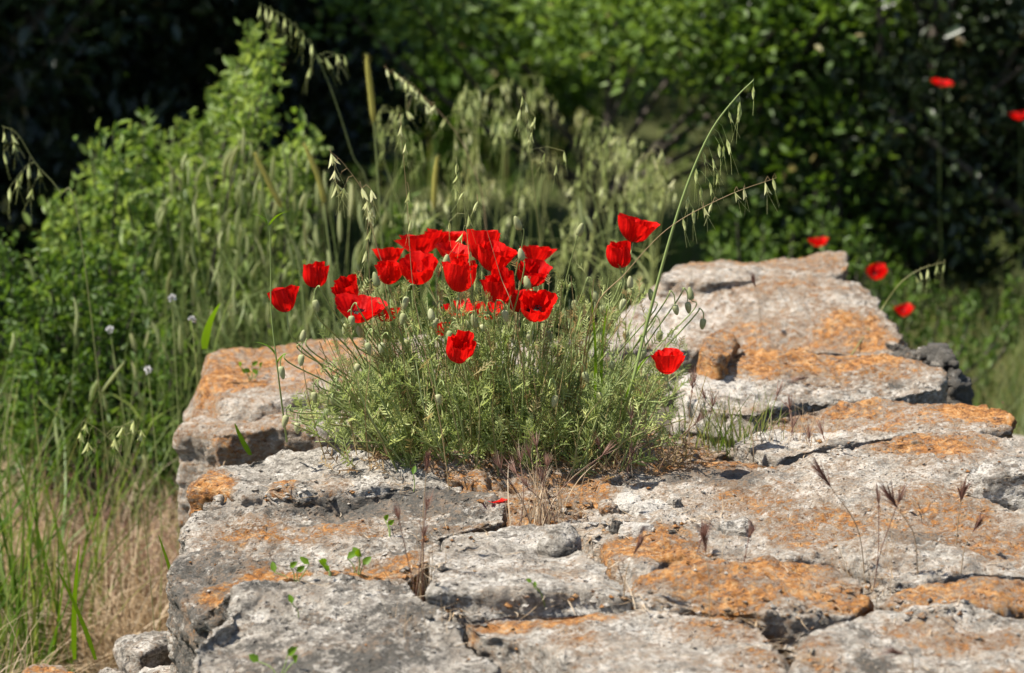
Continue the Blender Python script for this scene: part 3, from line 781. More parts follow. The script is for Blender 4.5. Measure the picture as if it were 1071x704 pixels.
for i in range(NS):
    tip = at(tx[i], ty[i], tY[i])
    rx = 530 + (tx[i] - 530) * g.uniform(.55, .8)
    rt = at(rx, 480, tY[i] * .75 + 5.3 * .25); rt[2] = .0
    if tip[2] < .03: tip[2] = .03 + g.uniform(0, .05)
    md = rt * .5 + tip * .5 + np.array([g.normal(0, .015), g.normal(0, .015), .02])
    P = spline([rt, md, tip], 12)
    tubes(stb, P - org, np.linspace(.0019, .0010, 12), 4, (g.uniform(.4, 1), g.choice([0, 0, 0, .5]), 0))
    nl = int(5 + 26 * np.linalg.norm(tip - rt))
    tt = g.uniform(.02, 1, nl) ** .85
    idx = (tt * 11).astype(int)
    LC.append(P[idx]); a = g.uniform(0, 6.28, nl)
    LD.append(np.stack([np.cos(a) * .7, np.sin(a) * .7, g.uniform(.3, 1.5, nl)], 1))
    LLn.append(g.uniform(.03, .072, nl) * (1.1 - .5 * tt))
    LT.append(np.stack([np.clip(g.normal(.5, .3, nl), 0, 1), (g.uniform(0, 1, nl) < .05) * .7, np.zeros(nl)], 1))
for i in range(190):
    x = g.uniform(330, 720); y = g.uniform(286, 350) if 370 < x < 690 else g.uniform(340, 400); Yq = g.uniform(4.98, 5.6)
    tip = at(x, y, Yq); rt = at(530 + (x - 530) * .7, 480, 5.25); rt[2] = 0
    P = spline([rt, rt * .5 + tip * .5 + np.array([g.normal(0, .02), 0, .01]), tip], 12); dd = g.choice([0, 0, .9])
    tubes(stb, P - org, np.linspace(.0013, .0006, 12), 4, (g.uniform(.5, 1), dd, 0))
    nl = int(g.integers(2, 7)); idx = g.integers(4, 12, nl); LC.append(P[idx]); a = g.uniform(0, 6.28, nl)
    LD.append(np.stack([np.cos(a) * .6, np.sin(a) * .6, g.uniform(.6, 2, nl)], 1)); LLn.append(g.uniform(.02, .045, nl))
    LT.append(np.stack([np.clip(g.normal(.6, .2, nl), 0, 1), np.full(nl, dd), np.zeros(nl)], 1))
for i in range(60):
    x = g.uniform(340, 715); rt = onz(x, g.uniform(484, 500), .0); tip = rt + np.array([g.normal(0, .05), g.normal(0, .04), g.uniform(.08, .24)])
    P = spline([rt, (rt + tip) / 2 + np.array([g.normal(0, .01), 0, 0]), tip], 8)
    tubes(stb, P - org, np.linspace(.0013, .0007, 8), 4, (g.uniform(.6, 1), .9, 0))
LC = np.concatenate(LC); LD = np.concatenate(LD); LLn = np.concatenate(LLn); LT = np.concatenate(LT)
pinnate(lfb, LC - org, LD, norm(np.cross(LD, g.normal(size=LD.shape)) ), LLn, LT, g)
build('stems', stb, M_STEM, pl)
build('foliage', lfb, M_GREY, pl)
# dry leaves at the plant's foot
n = 150; px = g.uniform(340, 740, n); c = np.array([onz(x, g.uniform(468, 498), .015) for x in px])
d = g.normal(size=(n, 3)) * np.array([1, 1, .5]) + np.array([0, 0, .35])
pinnate(dry, c - org, d, norm(g.normal(size=(n, 3)) + np.array([0, 0, 1])), g.uniform(.03, .07, n), np.stack([g.uniform(.2, .8, n), g.uniform(.5, 1, n), 0 * px], 1), g, 5)
build('dry_leaf_litter', dry, M_PURPLE, pl)
print('plant leaves', len(LC))
# ------------------------------------------------------------------ trees and shrubs
def tree(name, label, px, Y, hgt, rad, nclump, nleaf, lsize, m, seed, low=.15, crown_sq=1.0, group=None, x=None, tmean=.45, clump=.28, lean=(0, 0), cat='tree', trunk=.11, stems=1):
    g = np.random.default_rng(seed)
    bx = at(px, 352, Y)[0] if x is None else x
    base = np.array([bx, Y, float(ground_z(bx, Y)) - .05])
    t = thing(name, label, cat, base, group)
    # clump centres in an uneven ellipsoid
    n = nclump
    d = norm(g.normal(size=(n, 3))); r = g.uniform(.25, 1, n) ** .45
    r = r * (1 + .28 * fbm(d * 2.2 + seed, 2, seed))
    zc = hgt * (low + (1 - low) * .5); rz = hgt * (1 - low) * .5
    C = d * r[:, None] * np.array([rad, rad, rz]) + np.array([lean[0], lean[1], zc])
    C[:, 2] = np.maximum(C[:, 2], .08)
    # trunk and limbs
    tb = Buf()
    tops = []
    for s in range(stems):
        a = s * 2.4 + seed
        off = np.array([math.cos(a), math.sin(a), 0]) * trunk * 1.6 * (stems > 1)
        top = np.array([lean[0] * .6, lean[1] * .6, zc + rz * .4]) + off * 5
        P = spline([off, off * 1.6 + np.array([g.normal(0, .06), g.normal(0, .06), hgt * .2]), top * .5 + off + np.array([g.normal(0, .1), g.normal(0, .1), 0]), top], 18)
        tubes(tb, P, np.linspace(trunk, trunk * .25, 18) * (1 + .1 * g.normal(size=18)), 9); tops.append(P)
    far = np.argsort(-r)[:max(12, n // 6)]
    LP = []
    for k in far:
        P0 = tops[k % stems]; i = int(np.clip((C[k, 2] / hgt) * 12, 2, 15))
        LP.append(spline([P0[i], (P0[i] + C[k]) / 2 + g.normal(0, .06, 3), C[k]], 9))
    tubes(tb, np.array(LP), np.linspace(trunk * .32, .006, 9), 5)
    build('trunk', tb, M_BARK, t)
    # leaves
    cb = Buf()
    ci = g.integers(0, n, nleaf)
    cs = clump * g.uniform(.6, 1.3, n)
    o = g.normal(size=(nleaf, 3)); o = norm(o) * (g.uniform(0, 1, (nleaf, 1)) ** .5)
    P = C[ci] + o * cs[ci][:, None] * np.array([1, 1, .75])
    P[:, 2] = np.maximum(P[:, 2], .02)
    D = norm(o + np.array([0, 0, .35]) + g.normal(0, .5, (nleaf, 3)))
    Nn = norm(g.normal(0, .6, (nleaf, 3)) + np.array([0, 0, 1]))
    tn = np.clip(g.normal(tmean, .16, n)[ci] + g.normal(0, .14, nleaf), 0, 1)
    L = lsize * g.uniform(.65, 1.25, nleaf)
    leaves(cb, P, D, Nn, L, L * .55, np.stack([tn, (g.uniform(0, 1, nleaf) < .01) * .6, 0 * tn], 1), fold=.2, bend=.12)
    build('crown', cb, m, t)
    return t

def shrub(label, tips, Y, rootpx, lsize, m, seed, dens=150, group=None, spread=.09, yspread=.35, tmean=.5, low=.25, cat='shrub', kinds=3):
    """Branches rise from a few roots to the given tips (pixels) and carry leaf rosettes along their upper part."""
    g = np.random.default_rng(seed)
    rx = at(rootpx, 352, Y)[0]
    base = np.array([rx, Y, float(ground_z(rx, Y)) - .03])
    t = thing('leafy_shrub', label, cat, base, group)
    sb = Buf(); cb = Buf(); PP, TT = [], []
    for i, tp in enumerate(tips):
        y = Y + g.uniform(-yspread, yspread)
        for rep in range(kinds):
            tip = at(tp[0] + g.normal(0, 10) * (rep > 0), tp[1] + abs(g.normal(0, 26)) * (rep > 0), y + g.normal(0, .12) * (rep > 0)) - base
            rt = np.array([tip[0] * .35 + g.normal(0, .05), (tip[1]) * .3, 0])
            P = spline([rt, rt * .4 + tip * .6 + np.array([g.normal(0, .05), g.normal(0, .05), -.05]), tip], 14)
            tubes(sb, P, np.linspace(.010, .002, 14), 5)
            n = int(dens * (.6 + np.linalg.norm(tip - rt)))
            u = low + (1 - low) * g.uniform(0, 1, n) ** .8
            f = u * 12.999; k = f.astype(int); fr = (f - k)[:, None]
            c = P[k] * (1 - fr) + P[k + 1] * fr
            # side twigs
            tw = g.integers(0, 26, n); td = norm(np.random.default_rng(seed * 100 + i * 7 + rep).normal(size=(26, 3)) + np.array([0, 0, .4]))
            ln = spread * (1.35 - u) * g.uniform(.2, 1, n)
            PP.append(c + td[tw] * ln[:, None] + g.normal(0, .012, (n, 3)))
            TT.append(np.clip(np.random.default_rng(seed * 100 + i).normal(tmean, .1) + g.normal(0, .17, n) + .25 * (u - .7), 0, 1))
    P = np.concatenate(PP); tn = np.concatenate(TT); n = len(P)
    P[:, 2] = np.maximum(P[:, 2], .01)
    D = norm(g.normal(size=(n, 3)) + np.array([0, 0, .9])); Nn = norm(g.normal(size=(n, 3)) + np.array([0, 0, .6]))
    L = lsize * g.uniform(.6, 1.25, n)
    leaves(cb, P, D, Nn, L, L * .42, np.stack([tn, 0 * tn, 0 * tn], 1), fold=.25, bend=.15)
    build('branches', sb, M_BARK, t)
    build('crown', cb, m, t)
    return t

GT = 'trees behind the meadow'
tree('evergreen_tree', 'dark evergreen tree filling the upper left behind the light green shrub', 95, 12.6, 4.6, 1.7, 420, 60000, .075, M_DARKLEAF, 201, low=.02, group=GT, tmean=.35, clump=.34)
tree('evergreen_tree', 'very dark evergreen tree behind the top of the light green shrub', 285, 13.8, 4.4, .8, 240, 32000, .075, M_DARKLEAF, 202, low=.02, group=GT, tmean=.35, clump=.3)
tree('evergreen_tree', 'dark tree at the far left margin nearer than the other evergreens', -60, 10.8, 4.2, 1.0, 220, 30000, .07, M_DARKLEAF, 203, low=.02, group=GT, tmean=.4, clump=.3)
tree('broadleaf_tree', 'sunlit mid green tree far behind the drooping dry oats at the top', 430, 17.5, 1.1, 1.3, 160, 14000, .09, M_SHRUB, 204, low=.0, group=GT, tmean=.4, clump=.35)
tree('oak_tree', 'bright green oak whose low leafy boughs hang over the top middle', 630, 11.4, 1.6, .98, 90, 7500, .052, M_OAK, 205, low=.72, group=GT, tmean=.78, clump=.2, lean=(.1, -.2), trunk=.05)
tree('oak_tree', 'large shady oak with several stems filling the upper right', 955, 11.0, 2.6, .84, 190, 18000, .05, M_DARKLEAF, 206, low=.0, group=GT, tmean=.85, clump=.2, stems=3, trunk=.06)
tree('oak_tree', 'leafy oak bush with brighter leaves at the left side of the large shady oak', 832, 10.6, 1.9, .30, 70, 5200, .048, M_OAK, 207, low=.02, group=GT, tmean=.45, clump=.24, stems=2, trunk=.04)
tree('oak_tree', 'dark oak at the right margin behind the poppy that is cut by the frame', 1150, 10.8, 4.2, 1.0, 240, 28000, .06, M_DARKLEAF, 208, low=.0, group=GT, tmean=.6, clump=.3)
tree('broadleaf_tree', 'dim tree far behind the gap under the oak boughs', 660, 33.0, 5.0, 2.6, 260, 20000, .16, M_FAR, 209, low=.02, group=GT, tmean=.7, clump=.7)
tree('broadleaf_tree', 'dim tree far behind the very dark evergreen', 250, 22.0, 6.0, 2.2, 260, 24000, .14, M_DARKLEAF, 210, low=.02, group=GT, tmean=.5, clump=.6)
tree('broadleaf_tree', 'dim tree far behind between the leafy oak bush and the large shady oak', 900, 20.0, 5.0, 1.7, 220, 24000, .14, M_DARKLEAF, 211, low=.02, group=GT, tmean=.6, clump=.55)
tree('broadleaf_tree', 'dim tree far behind the evergreen of the upper left', 20, 20.0, 6.0, 2.4, 240, 24000, .14, M_DARKLEAF, 212, low=.02, group=GT, tmean=.4, clump=.6)
# far wood closes the horizon for a step to the side
wb = Buf(); g = np.random.default_rng(44); n = 26000
a = g.uniform(-1.25, 1.25, n); rr = 46 + g.normal(0, 2.5, n)
P = np.stack([rr * np.sin(a), rr * np.cos(a), 0 * a], 1); hh = 6 + 2.2 * fbm(P * .12, 2, 9)
P[:, 2] = ground_z(P[:, 0], P[:, 1]) + hh * g.uniform(0, 1, n)
leaves(wb, P, g.normal(size=(n, 3)) + np.array([0, 0, .3]), g.normal(size=(n, 3)), g.uniform(.5, 1.1, n), .5, np.stack([np.clip(g.normal(.4, .2, n), 0, 1), 0 * a, 0 * a], 1))
tag(build('wood', wb, M_FAR), kind='stuff')

S1 = [(268, 28), (285, 45), (250, 66), (238, 96), (262, 110), (322, 128), (300, 150), (212, 128), (180, 138), (150, 128), (118, 136), (100, 160), (84, 208), (132, 175), (170, 180), (205, 170), (250, 165), (290, 190), (60, 214), (110, 230), (225, 210), (150, 225)]
shrub('tall light green shrub with one high leafy tip behind the left end of the wall', S1, 8.3, 180, .042, M_SHRUB, 301, dens=90, group='shrubs left of the wall', tmean=.66, spread=.125)
S2 = [(x + (k % 3) * 9 - 9, y) for k, (x, y) in enumerate([(10, 250), (40, 262), (75, 255), (110, 262), (140, 275), (170, 300), (20, 300), (60, 310), (100, 320), (135, 330), (165, 350), (10, 350), (45, 365), (85, 370), (125, 385), (165, 400), (20, 410), (70, 420), (120, 430), (160, 440), (185, 380), (195, 330), (185, 460)])]
shrub('darker green bushy shrub low at the left beside the wall', S2, 7.4, 95, .028, M_SHRUB, 302, dens=210, group='shrubs left of the wall', tmean=.3, spread=.12, low=.1)
S3 = [(430, 205), (415, 222), (445, 228), (400, 245), (460, 250), (420, 265)]
shrub('small dark green shrub behind the drooping oats left of the poppies', S3, 8.6, 425, .034, M_SHRUB, 303, dens=120, group='shrubs left of the wall', tmean=.35, kinds=2)
S4 = [(770, 225), (800, 240), (830, 232), (860, 225), (900, 240), (930, 280), (950, 300), (885, 262), (745, 250), (985, 300), (1020, 310), (1060, 300)]
shrub('low bright green undergrowth shrub behind the high rear block', S4, 9.3, 860, .032, M_OAK, 304, dens=90, group='undergrowth behind the wall', tmean=.6, kinds=2)

# ------------------------------------------------------------------ grasses
def scatter(n, x0, x1, y0, y1, g):
    x = g.uniform(x0, x1, n); y = g.uniform(y0, y1, n)
    return np.stack([x, y, ground_z(x, y) - .01], 1)
def inside_wall(p):
    x = p[:, 0]; y = p[:, 1]
    xl = np.interp(y, [3, 4, 5, 6.4, 6.8], [-.62, -.60, -.70, -.76, -.4]); xr = np.interp(y, [4, 5.5, 6.4, 6.9], [1.6, 1.25, 1.05, .9])
    return (x > xl) & (x < xr) & (y < 7.0)
def grass_field(name, n, x0, x1, y0, y1, hmin, hmax, w, m, seed, tmean=.5, dry=.1, bend=.45):
    g = np.random.default_rng(seed); b = Buf()
    p = scatter(n, x0, x1, y0, y1, g)
    p = p[~inside_wall(p)]
    if name == 'meadow_grass': p = p[~((p[:, 0] < -.35) & (p[:, 1] < 8.8))]
    p = p[fbm(p * np.array([1.6, 1.6, 0]), 2, seed) > -.35]; n = len(p)
    a = g.uniform(0, 6.28, n); bd = np.stack([np.cos(a), np.sin(a), -.55 * np.ones(n)], 1) * (bend * g.uniform(.2, 1.3, n))[:, None]
    D = np.stack([g.normal(0, .16, n), g.normal(0, .16, n), np.ones(n)], 1)
    tt = np.stack([np.clip(g.normal(tmean, .2, n), 0, 1), np.clip(g.uniform(-1, 1, n) * .5 + dry, 0, 1), 0 * a], 1)
    blades(b, p, D, bd, g.uniform(hmin, hmax, n), w * g.uniform(.6, 1.3, n), tt, 5)
    o = build(name, b, m); return tag(o, kind='stuff')
grass_field('meadow_grass', 26000, -5, 6, 7.0, 15, .12, .42, .006, M_GRASS, 401, .35, .05)
grass_field('meadow_grass', 9000, -6, 8, 14, 30, 0.2, .55, .016, M_GRASS, 402, .3, .0)
grass_field('dry_grass', 10000, -1.45, -.58, 5.2, 7.5, 0.2, .52, .0046, M_STRAW, 403, .62, .0, 1.0)
grass_field('green_grass', 560, -1.6, -1.0, 5.5, 6.8, .4, .85, .009, M_GRASS, 404, .6, .0, .35)
grass_field('green_grass', 6000, 1.2, 3.5, 7.2, 11, .18, .46, .005, M_MEADOW, 405, .6, .25)

def spikelet_proto(open_=.5, L=.024, awn=.03):
    """A drooping oat spikelet hanging along -Z: two papery glumes, two florets and awns."""
    b = Buf()
    z = np.array([0, 0, -1.0])
    ang = np.array([0, math.pi, math.pi / 2, -math.pi / 2]); op = np.array([open_, open_, open_ * .35, open_ * .35]) * .55
    D = np.stack([np.cos(ang) * np.sin(op), np.sin(ang) * np.sin(op), -np.cos(op)], 1)
    N = np.stack([np.cos(ang), np.sin(ang), 0 * ang], 1)
    leaves(b, np.zeros((4, 3)), D, N, np.array([L, L * .95, L * .8, L * .78]), np.array([.0062, .006, .004, .004]) * L / .024, (.6, .1, 0), fold=-.35, bend=-.02)
    for sx in (-1, 1):
        P = spline([(0, 0, -L * .5), (sx * .002, .001, -L), (sx * awn * .3, .0, -L - awn * .9)], 5)
        tubes(b, P, np.linspace(.00035, .00015, 5), 3, (.5, .3, 0))
    return b.arrays()
PROTO = {k: spikelet_proto(k) for k in (.25, .5, 1.0)}
def put(buf, arr, M, o, tint=None, scale=1.0):
    V, Q, T, C = arr
    buf.add((V * scale) @ M.T + o, Q, T if len(T) else None, C if tint is None else tint)

# far oat stand as one mass
def oat_stand(name, n, pxr, Yr, topr, seed, m=M_SPIKELET, nsp=(7, 14), dry=.03):
    g = np.random.default_rng(seed); b = Buf(); V0, Q0, T0, C0 = PROTO[.5]
    st = Buf()
    for i in range(n):
        px = g.uniform(*pxr); Y = g.uniform(*Yr)
        tp = at(px, np.interp(px, *topr) + abs(g.normal(0, 75)) - 10, Y)
        rt = np.array([tp[0] + g.normal(0, .12), Y + g.normal(0, .1), float(ground_z(tp[0], Y))])
        sd = g.choice([-1, 1]); nod = g.uniform(.0, .09)
        P = spline([rt, rt * .4 + tp * .6 + np.array([g.normal(0, .03), 0, 0]), tp + np.array([-sd * nod * .5, 0, -.05]), tp + np.array([sd * nod * .5, 0, 0])], 24)
        t0 = np.clip(g.normal(.42, .25), 0, 1); dr = max(0, g.normal(dry, .2))
        tubes(b, P, np.linspace(.0020, .0007, 24), 3, (t0 * .6, dr, 0))
        for q in (1, 3, 6, 9):
            e = np.array([g.normal(0, .5), g.normal(0, .4), 1.0])
            blades(b, P[q][None], e[None], np.array([[e[0] * .6, e[1] * .5, -.5]]), g.uniform(.18, .34), .007, (t0 * .35, dr * .6, 0), 5)
        for k in range(g.integers(*nsp)):
            u = g.uniform(0, 1) ** 1.2; q = int(23 - u * 9)
            a = g.uniform(0, 6.28); ext = (.015 + .075 * u) * g.uniform(.4, 1.2)
            o = P[q] + np.array([math.cos(a) * ext, math.sin(a) * ext, g.uniform(-.035, .02)])
            tubes(b, np.array([P[q], (P[q] + o) / 2 + np.array([0, 0, .018]), o]), .0004, 3, (t0, dr, 0))
            M = frame((g.normal(0, .22), g.normal(0, .22), 1), a)
            put(b, PROTO[.5] if g.random() < .6 else PROTO[.25], M, o, (np.clip(t0 + g.normal(0, .2), 0, 1), dr * g.uniform(0, 1.5), 0), g.uniform(1.05, 1.6))
    return tag(build(name, b, m), kind='stuff')
oat_stand('wild_oat_grass', 38, (470, 695), (7.4, 9.2), ([440, 490, 530, 580, 640, 700, 720], [170, 110, 75, 95, 135, 165, 200]), 501)
oat_stand('wild_oat_grass', 9, (395, 500), (7.4, 8.4), ([395, 450, 520], [120, 100, 100]), 502, nsp=(6, 12))

# stand of soft grass spikes between the shrub and the poppies
def spike_stand(name, n, pxr, Yr, topf, seed):
    g = np.random.default_rng(seed); b = Buf()
    for i in range(n):
        px = g.uniform(*pxr); Y = g.uniform(*Yr)
        tp = at(px, topf(px) + g.uniform(0, 1) ** .8 * 190, Y)
        rt = np.array([tp[0] + g.normal(0, .06), Y + g.normal(0, .08), float(ground_z(tp[0], Y))])
        ln = np.array([g.normal(0, .05), g.normal(0, .04), 0])
        P = spline([rt, rt * .45 + tp * .55 - ln, tp], 12)
        t0 = np.clip(g.normal(.74, .16), 0, 1); dr = max(0, g.normal(.0, .12))
        tubes(b, P, np.linspace(.0019, .0011, 12), 3, (t0 * .6, dr, 0))
        L = g.uniform(.035, .085); ax = norm(P[-1] - P[-3]) + np.array([g.normal(0, .12), g.normal(0, .1), 0])
        H = spline([P[-1] - ax * L * .3, P[-1] + ax * L * .3, P[-1] + ax * L * .8 + np.array([g.normal(0, .008), 0, 0])], 9)
        tubes(b, H, np.array([.0018, .0042, .0052, .0056, .0054, .005, .0042, .003, .0006]) * g.uniform(.6, 1.25), 6, (np.clip(t0 + .15, 0, 1), dr, 0))
        k = 34; q = g.integers(0, 9, k); d = norm(g.normal(size=(k, 3)) + ax * .9)
        blades(b, H[q], d, d * 0, g.uniform(.010, .020, k), .0011, (np.clip(t0 + .3, 0, 1), dr, 0), 1)
        k = 3; q = g.integers(1, 8, k); d = np.stack([g.normal(0, .5, k), g.normal(0, .4, k), np.ones(k)], 1)
        blades(b, P[q], d, np.stack([g.normal(0, .5, k), g.normal(0, .4, k), -.3 * np.ones(k)], 1), g.uniform(.15, .3, k), .006, (t0 * .5, 0, 0), 4)
    return tag(build(name, b, M_MEADOW), kind='stuff')
spike_stand('soft_spike_grass', 215, (150, 425), (6.9, 8.0), lambda x: np.interp(x, [150, 200, 250, 330, 400, 440], [215, 165, 150, 170, 215, 230]), 511)
spike_stand('soft_spike_grass', 14, (0, 200), (6.4, 7.4), lambda x: 270 + .2 * x, 512)
spike_stand('soft_spike_grass', 24, (440, 700), (7.2, 8.2), lambda x: np.interp(x, [560, 640, 720], [230, 220, 250]), 513)

# ------------------------------------------------------------------ single grasses one can point to
def oat(label, pts, spk, Y, dry=0.0, r=.0018, op=.5, group=None, leafs=(), name='wild_oat', tint=.5, scale=1.0, root=None, seed=0):
    """pts: pixel polyline from the root up; spk: pixels where spikelets hang (top end of each)."""
    g = np.random.default_rng(seed + 70)
    W = [at(x, y, Y) for x, y in pts]
    if root is not None: W[0] = np.asarray(root, float)
    org = W[0]
    t = thing(name, label, 'grass', org, group)
    P = spline(W, 40)
    b = Buf(); tubes(b, P - org, np.linspace(r, r * .3, 40), 6, (tint * .9, dry, 0))
    mats = M_STRAW if dry > .5 else M_STEM
    for (x, y) in spk:
        o = at(x, y, Y); k = np.argmin(np.linalg.norm(P - (o + np.array([0, 0, .012])), axis=1))
        tubes(b, np.array([P[k], (P[k] + o) / 2 + np.array([0, 0, .008]), o]) - org, .0004, 4, (tint, dry, 0))
    build('stem', b, mats, t)
    for (x, y) in spk:
        s = Buf(); o = at(x, y, Y)
        put(s, PROTO[op], frame((g.normal(0, .25), g.normal(0, .2), 1), g.uniform(0, 6)), o - org, (np.clip(g.normal(.7 if dry > .5 else .45, .12), 0, 1), dry * .15, 0), scale * g.uniform(.85, 1.15))
        build('spikelet', s, M_SPIKELET, t)
    for (u, dx, L, w) in leafs:
        s = Buf(); p = P[int(u * 39)] - org
        blades(s, p[None], np.array([[dx, -.1, 1.0]]), np.array([[dx * .8, 0, -.5]]), L, w, (tint, dry, 0), 9, side=np.array([[.8, .6, 0]]))
        build('leaf', s, M_BRIGHT if dry < .4 else M_STRAW, t)
    return t
gz = lambda px, Y: [at(px, 352, Y)[0], Y, float(ground_z(at(px, 352, Y)[0], Y))]
GO = 'wild oats one can tell apart'
oat('tall green oat arching up right of the paired poppies with long drooping spikelets',
    [(640, 470), (655, 425), (675, 345), (700, 252), (722, 185), (745, 135), (770, 102), (788, 84)],
    [(788, 90), (774, 106), (775, 112), (762, 116), (760, 145), (752, 150), (745, 165), (757, 152), (735, 158), (728, 175), (733, 195), (720, 205), (742, 190), (750, 180), (714, 228), (725, 218)], 5.1, r=.0038, op=.25, group=GO, root=onz(640, 472, 0), scale=1.15, leafs=((.12, .15, .28, .008), (.05, -.2, .22, .008)), seed=1)
oat('straw-coloured oat leaning right below the tall green one with papery spikelets at its tip',
    [(600, 470), (618, 335), (655, 285), (700, 238), (760, 205), (812, 186)], [(808, 186), (800, 190), (778, 196), (768, 200), (745, 212), (736, 216)], 5.05, dry=.7, r=.0013, op=.5, group=GO, root=onz(600, 474, 0), seed=2)
oat('pale dry oat bowing left in the upper middle with papery spikelets in a line',
    [(520, 400), (510, 260), (490, 165), (462, 120), (430, 92), (402, 70)], [(404, 72), (412, 75), (418, 80), (424, 84), (432, 90), (428, 88), (440, 98), (446, 106), (450, 112), (436, 94), (425, 116), (455, 110)], 7.0, dry=.6, group=GO, root=gz(520, 7.0), op=1.0, scale=1.25, seed=3)
oat('oat with a dark nodding head of hanging spikelets above the left foxtail spikes',
    [(412, 420), (390, 235), (368, 160), (345, 90), (325, 48), (300, 20), (272, 4)], [(272, 6), (278, 8), (284, 10), (290, 14), (298, 18), (304, 24), (311, 28), (318, 36), (326, 46), (330, 56), (340, 60), (352, 56), (360, 58), (325, 70)], 7.2, dry=.15, group=GO, root=gz(412, 7.2), scale=1.35, tint=.3, seed=4)
oat('short oat with large pale papery husks left of the rear poppies',
    [(440, 460), (415, 330), (392, 250), (382, 205), (360, 172), (345, 158)], [(346, 160), (350, 178), (352, 192), (378, 196), (388, 198), (384, 210), (390, 216), (388, 224), (360, 196)], 5.3, dry=.55, r=.0011, op=1.0, group=GO, root=onz(440, 474, 0), scale=1.2, seed=5)
oat('oat with dark hanging spikelets at the left margin in front of the deep shade',
    [(130, 440), (85, 250), (62, 200), (38, 172), (18, 140), (2, 132)], [(4, 138), (12, 140), (4, 160), (30, 172), (24, 180), (18, 185), (10, 196), (40, 176), (14, 148), (34, 196)], 6.4, dry=.3, group=GO, root=gz(130, 6.4), scale=1.3, tint=.35, seed=6)
oat('small oat bending right over the dark craggy rock with four white spikelets',
    [(885, 392), (918, 330), (940, 298), (962, 282), (988, 274)], [(988, 275), (980, 276), (970, 281), (962, 284), (957, 288)], 6.5, dry=.5, group=GO, root=onz(890, 372, .03), op=.5, seed=7, scale=1.1)
oat('thin oat with a few pale husks above the middle of the poppies',
    [(565, 470), (568, 300), (560, 210), (553, 150), (546, 98)], [(546, 100), (550, 106), (544, 114), (560, 122), (556, 138), (570, 160), (590, 158), (582, 172)], 5.6, dry=.5, r=.001, op=.5, group=GO, root=onz(565, 468, 0), seed=8)
oat('oat with white papery husks low at the left in front of the darker shrub',
    [(165, 640), (150, 540), (128, 480), (110, 455), (88, 440)], [(90, 443), (84, 452), (92, 462), (140, 440), (148, 450), (130, 446), (120, 458), (128, 446)], 5.6, dry=.5, r=.0011, op=1.0, group=GO, root=gz(165, 5.6), seed=9, scale=1.1)
oat('wispy oat with drooping spikelets in front of the highest poppies',
    [(500, 470), (495, 330), (488, 240), (482, 190), (476, 165)], [(480, 180), (486, 200), (476, 196), (490, 225), (470, 232), (484, 244), (492, 262), (478, 170)], 5.0, dry=.45, r=.0009, op=.5, group=GO, root=onz(500, 478, 0), seed=10)
oat('bleached straw standing in front of the left side of the foliage',
    [(470, 505), (460, 440), (447, 380), (432, 300), (425, 200), (418, 120)], [(420, 130), (424, 150), (428, 200), (430, 230)], 4.95, dry=.8, r=.0011, op=.5, group=GO, root=onz(470, 512, .01), seed=11)
oat('long bleached straw leaning left across the central poppies',
    [(553, 372), (540, 340), (524, 290), (512, 250), (498, 205)], [(500, 210)], 4.95, dry=.8, r=.0009, op=.5, group=GO, root=onz(560, 490, 0), seed=12)
oat('bleached straw crossing the rounded poppies at the left of the foliage',
    [(388, 500), (382, 430), (390, 350), (386, 280), (384, 215)], [(384, 220), (388, 240), (383, 262)], 5.0, dry=.8, r=.0009, op=.5, group=GO, root=onz(388, 500, 0), seed=13)
oat('tall thin green weed stem rising left of the foliage with a feathery side leaf',
    [(298, 455), (292, 400), (284, 330), (283, 280), (281, 235), (268, 200)], [], 5.1, r=.0018, group=None, root=onz(300, 462, .05), leafs=((.8, .5, .07, .006), (.8, -.4, .05, .005), (.3, -.5, .06, .006), (.28, .4, .05, .005)), name='weed_stem', seed=14)

def foxtail(label, pts, L, Y, w, seed, tint=.6):
    g = np.random.default_rng(seed)
    W = [np.array(gz(pts[0][0], Y))] + [at(x, y, Y) for x, y in pts]
    t = thing('foxtail_grass', label, 'grass', W[0], 'foxtail grasses with a thick spike')
    P = spline(W, 30); b = Buf(); tubes(b, P - W[0], np.linspace(.003, .0016, 30), 6, (.4, .15, 0)); build('stem', b, M_STEM, t)
    k0 = np.argmin(np.abs(np.linalg.norm(P - P[-1], axis=1) - L)); H = spline(P[k0:] if len(P) - k0 > 2 else P[-3:], 16) - W[0]
    h = Buf(); tubes(h, H, w * np.array([.4, .85, 1, 1, 1, 1, 1, 1, 1, .98, .95, .9, .8, .65, .45, .1]), 9, (tint, .0, 0))
    n = 420; q = g.integers(0, 15, n); d = norm(g.normal(size=(n, 3)) + norm(H[-1] - H[0]) * .8)
    blades(h, H[q] + d * w * .5, d, d * 0, g.uniform(.008, .014, n), .0011, (tint + .15, .0, 0), 1)
    build('spike', h, M_YELLOW, t)
foxtail('tall upright yellowish foxtail spike standing against the dark trees', [(402, 330), (396, 200), (390, 120), (383, 56)], .17, 7.0, .0075, 1)
foxtail('yellowish foxtail spike leaning left over the shrub', [(318, 330), (300, 235), (283, 195), (265, 158)], .15, 6.8, .0065, 2)
foxtail('curved yellowish foxtail spike right of the leaning one', [(350, 340), (342, 240), (334, 190), (317, 148)], .15, 6.8, .0065, 3)
foxtail('short yellowish foxtail spike right of the tall upright one', [(458, 330), (455, 260), (454, 205), (457, 163)], .13, 7.0, .0065, 4)

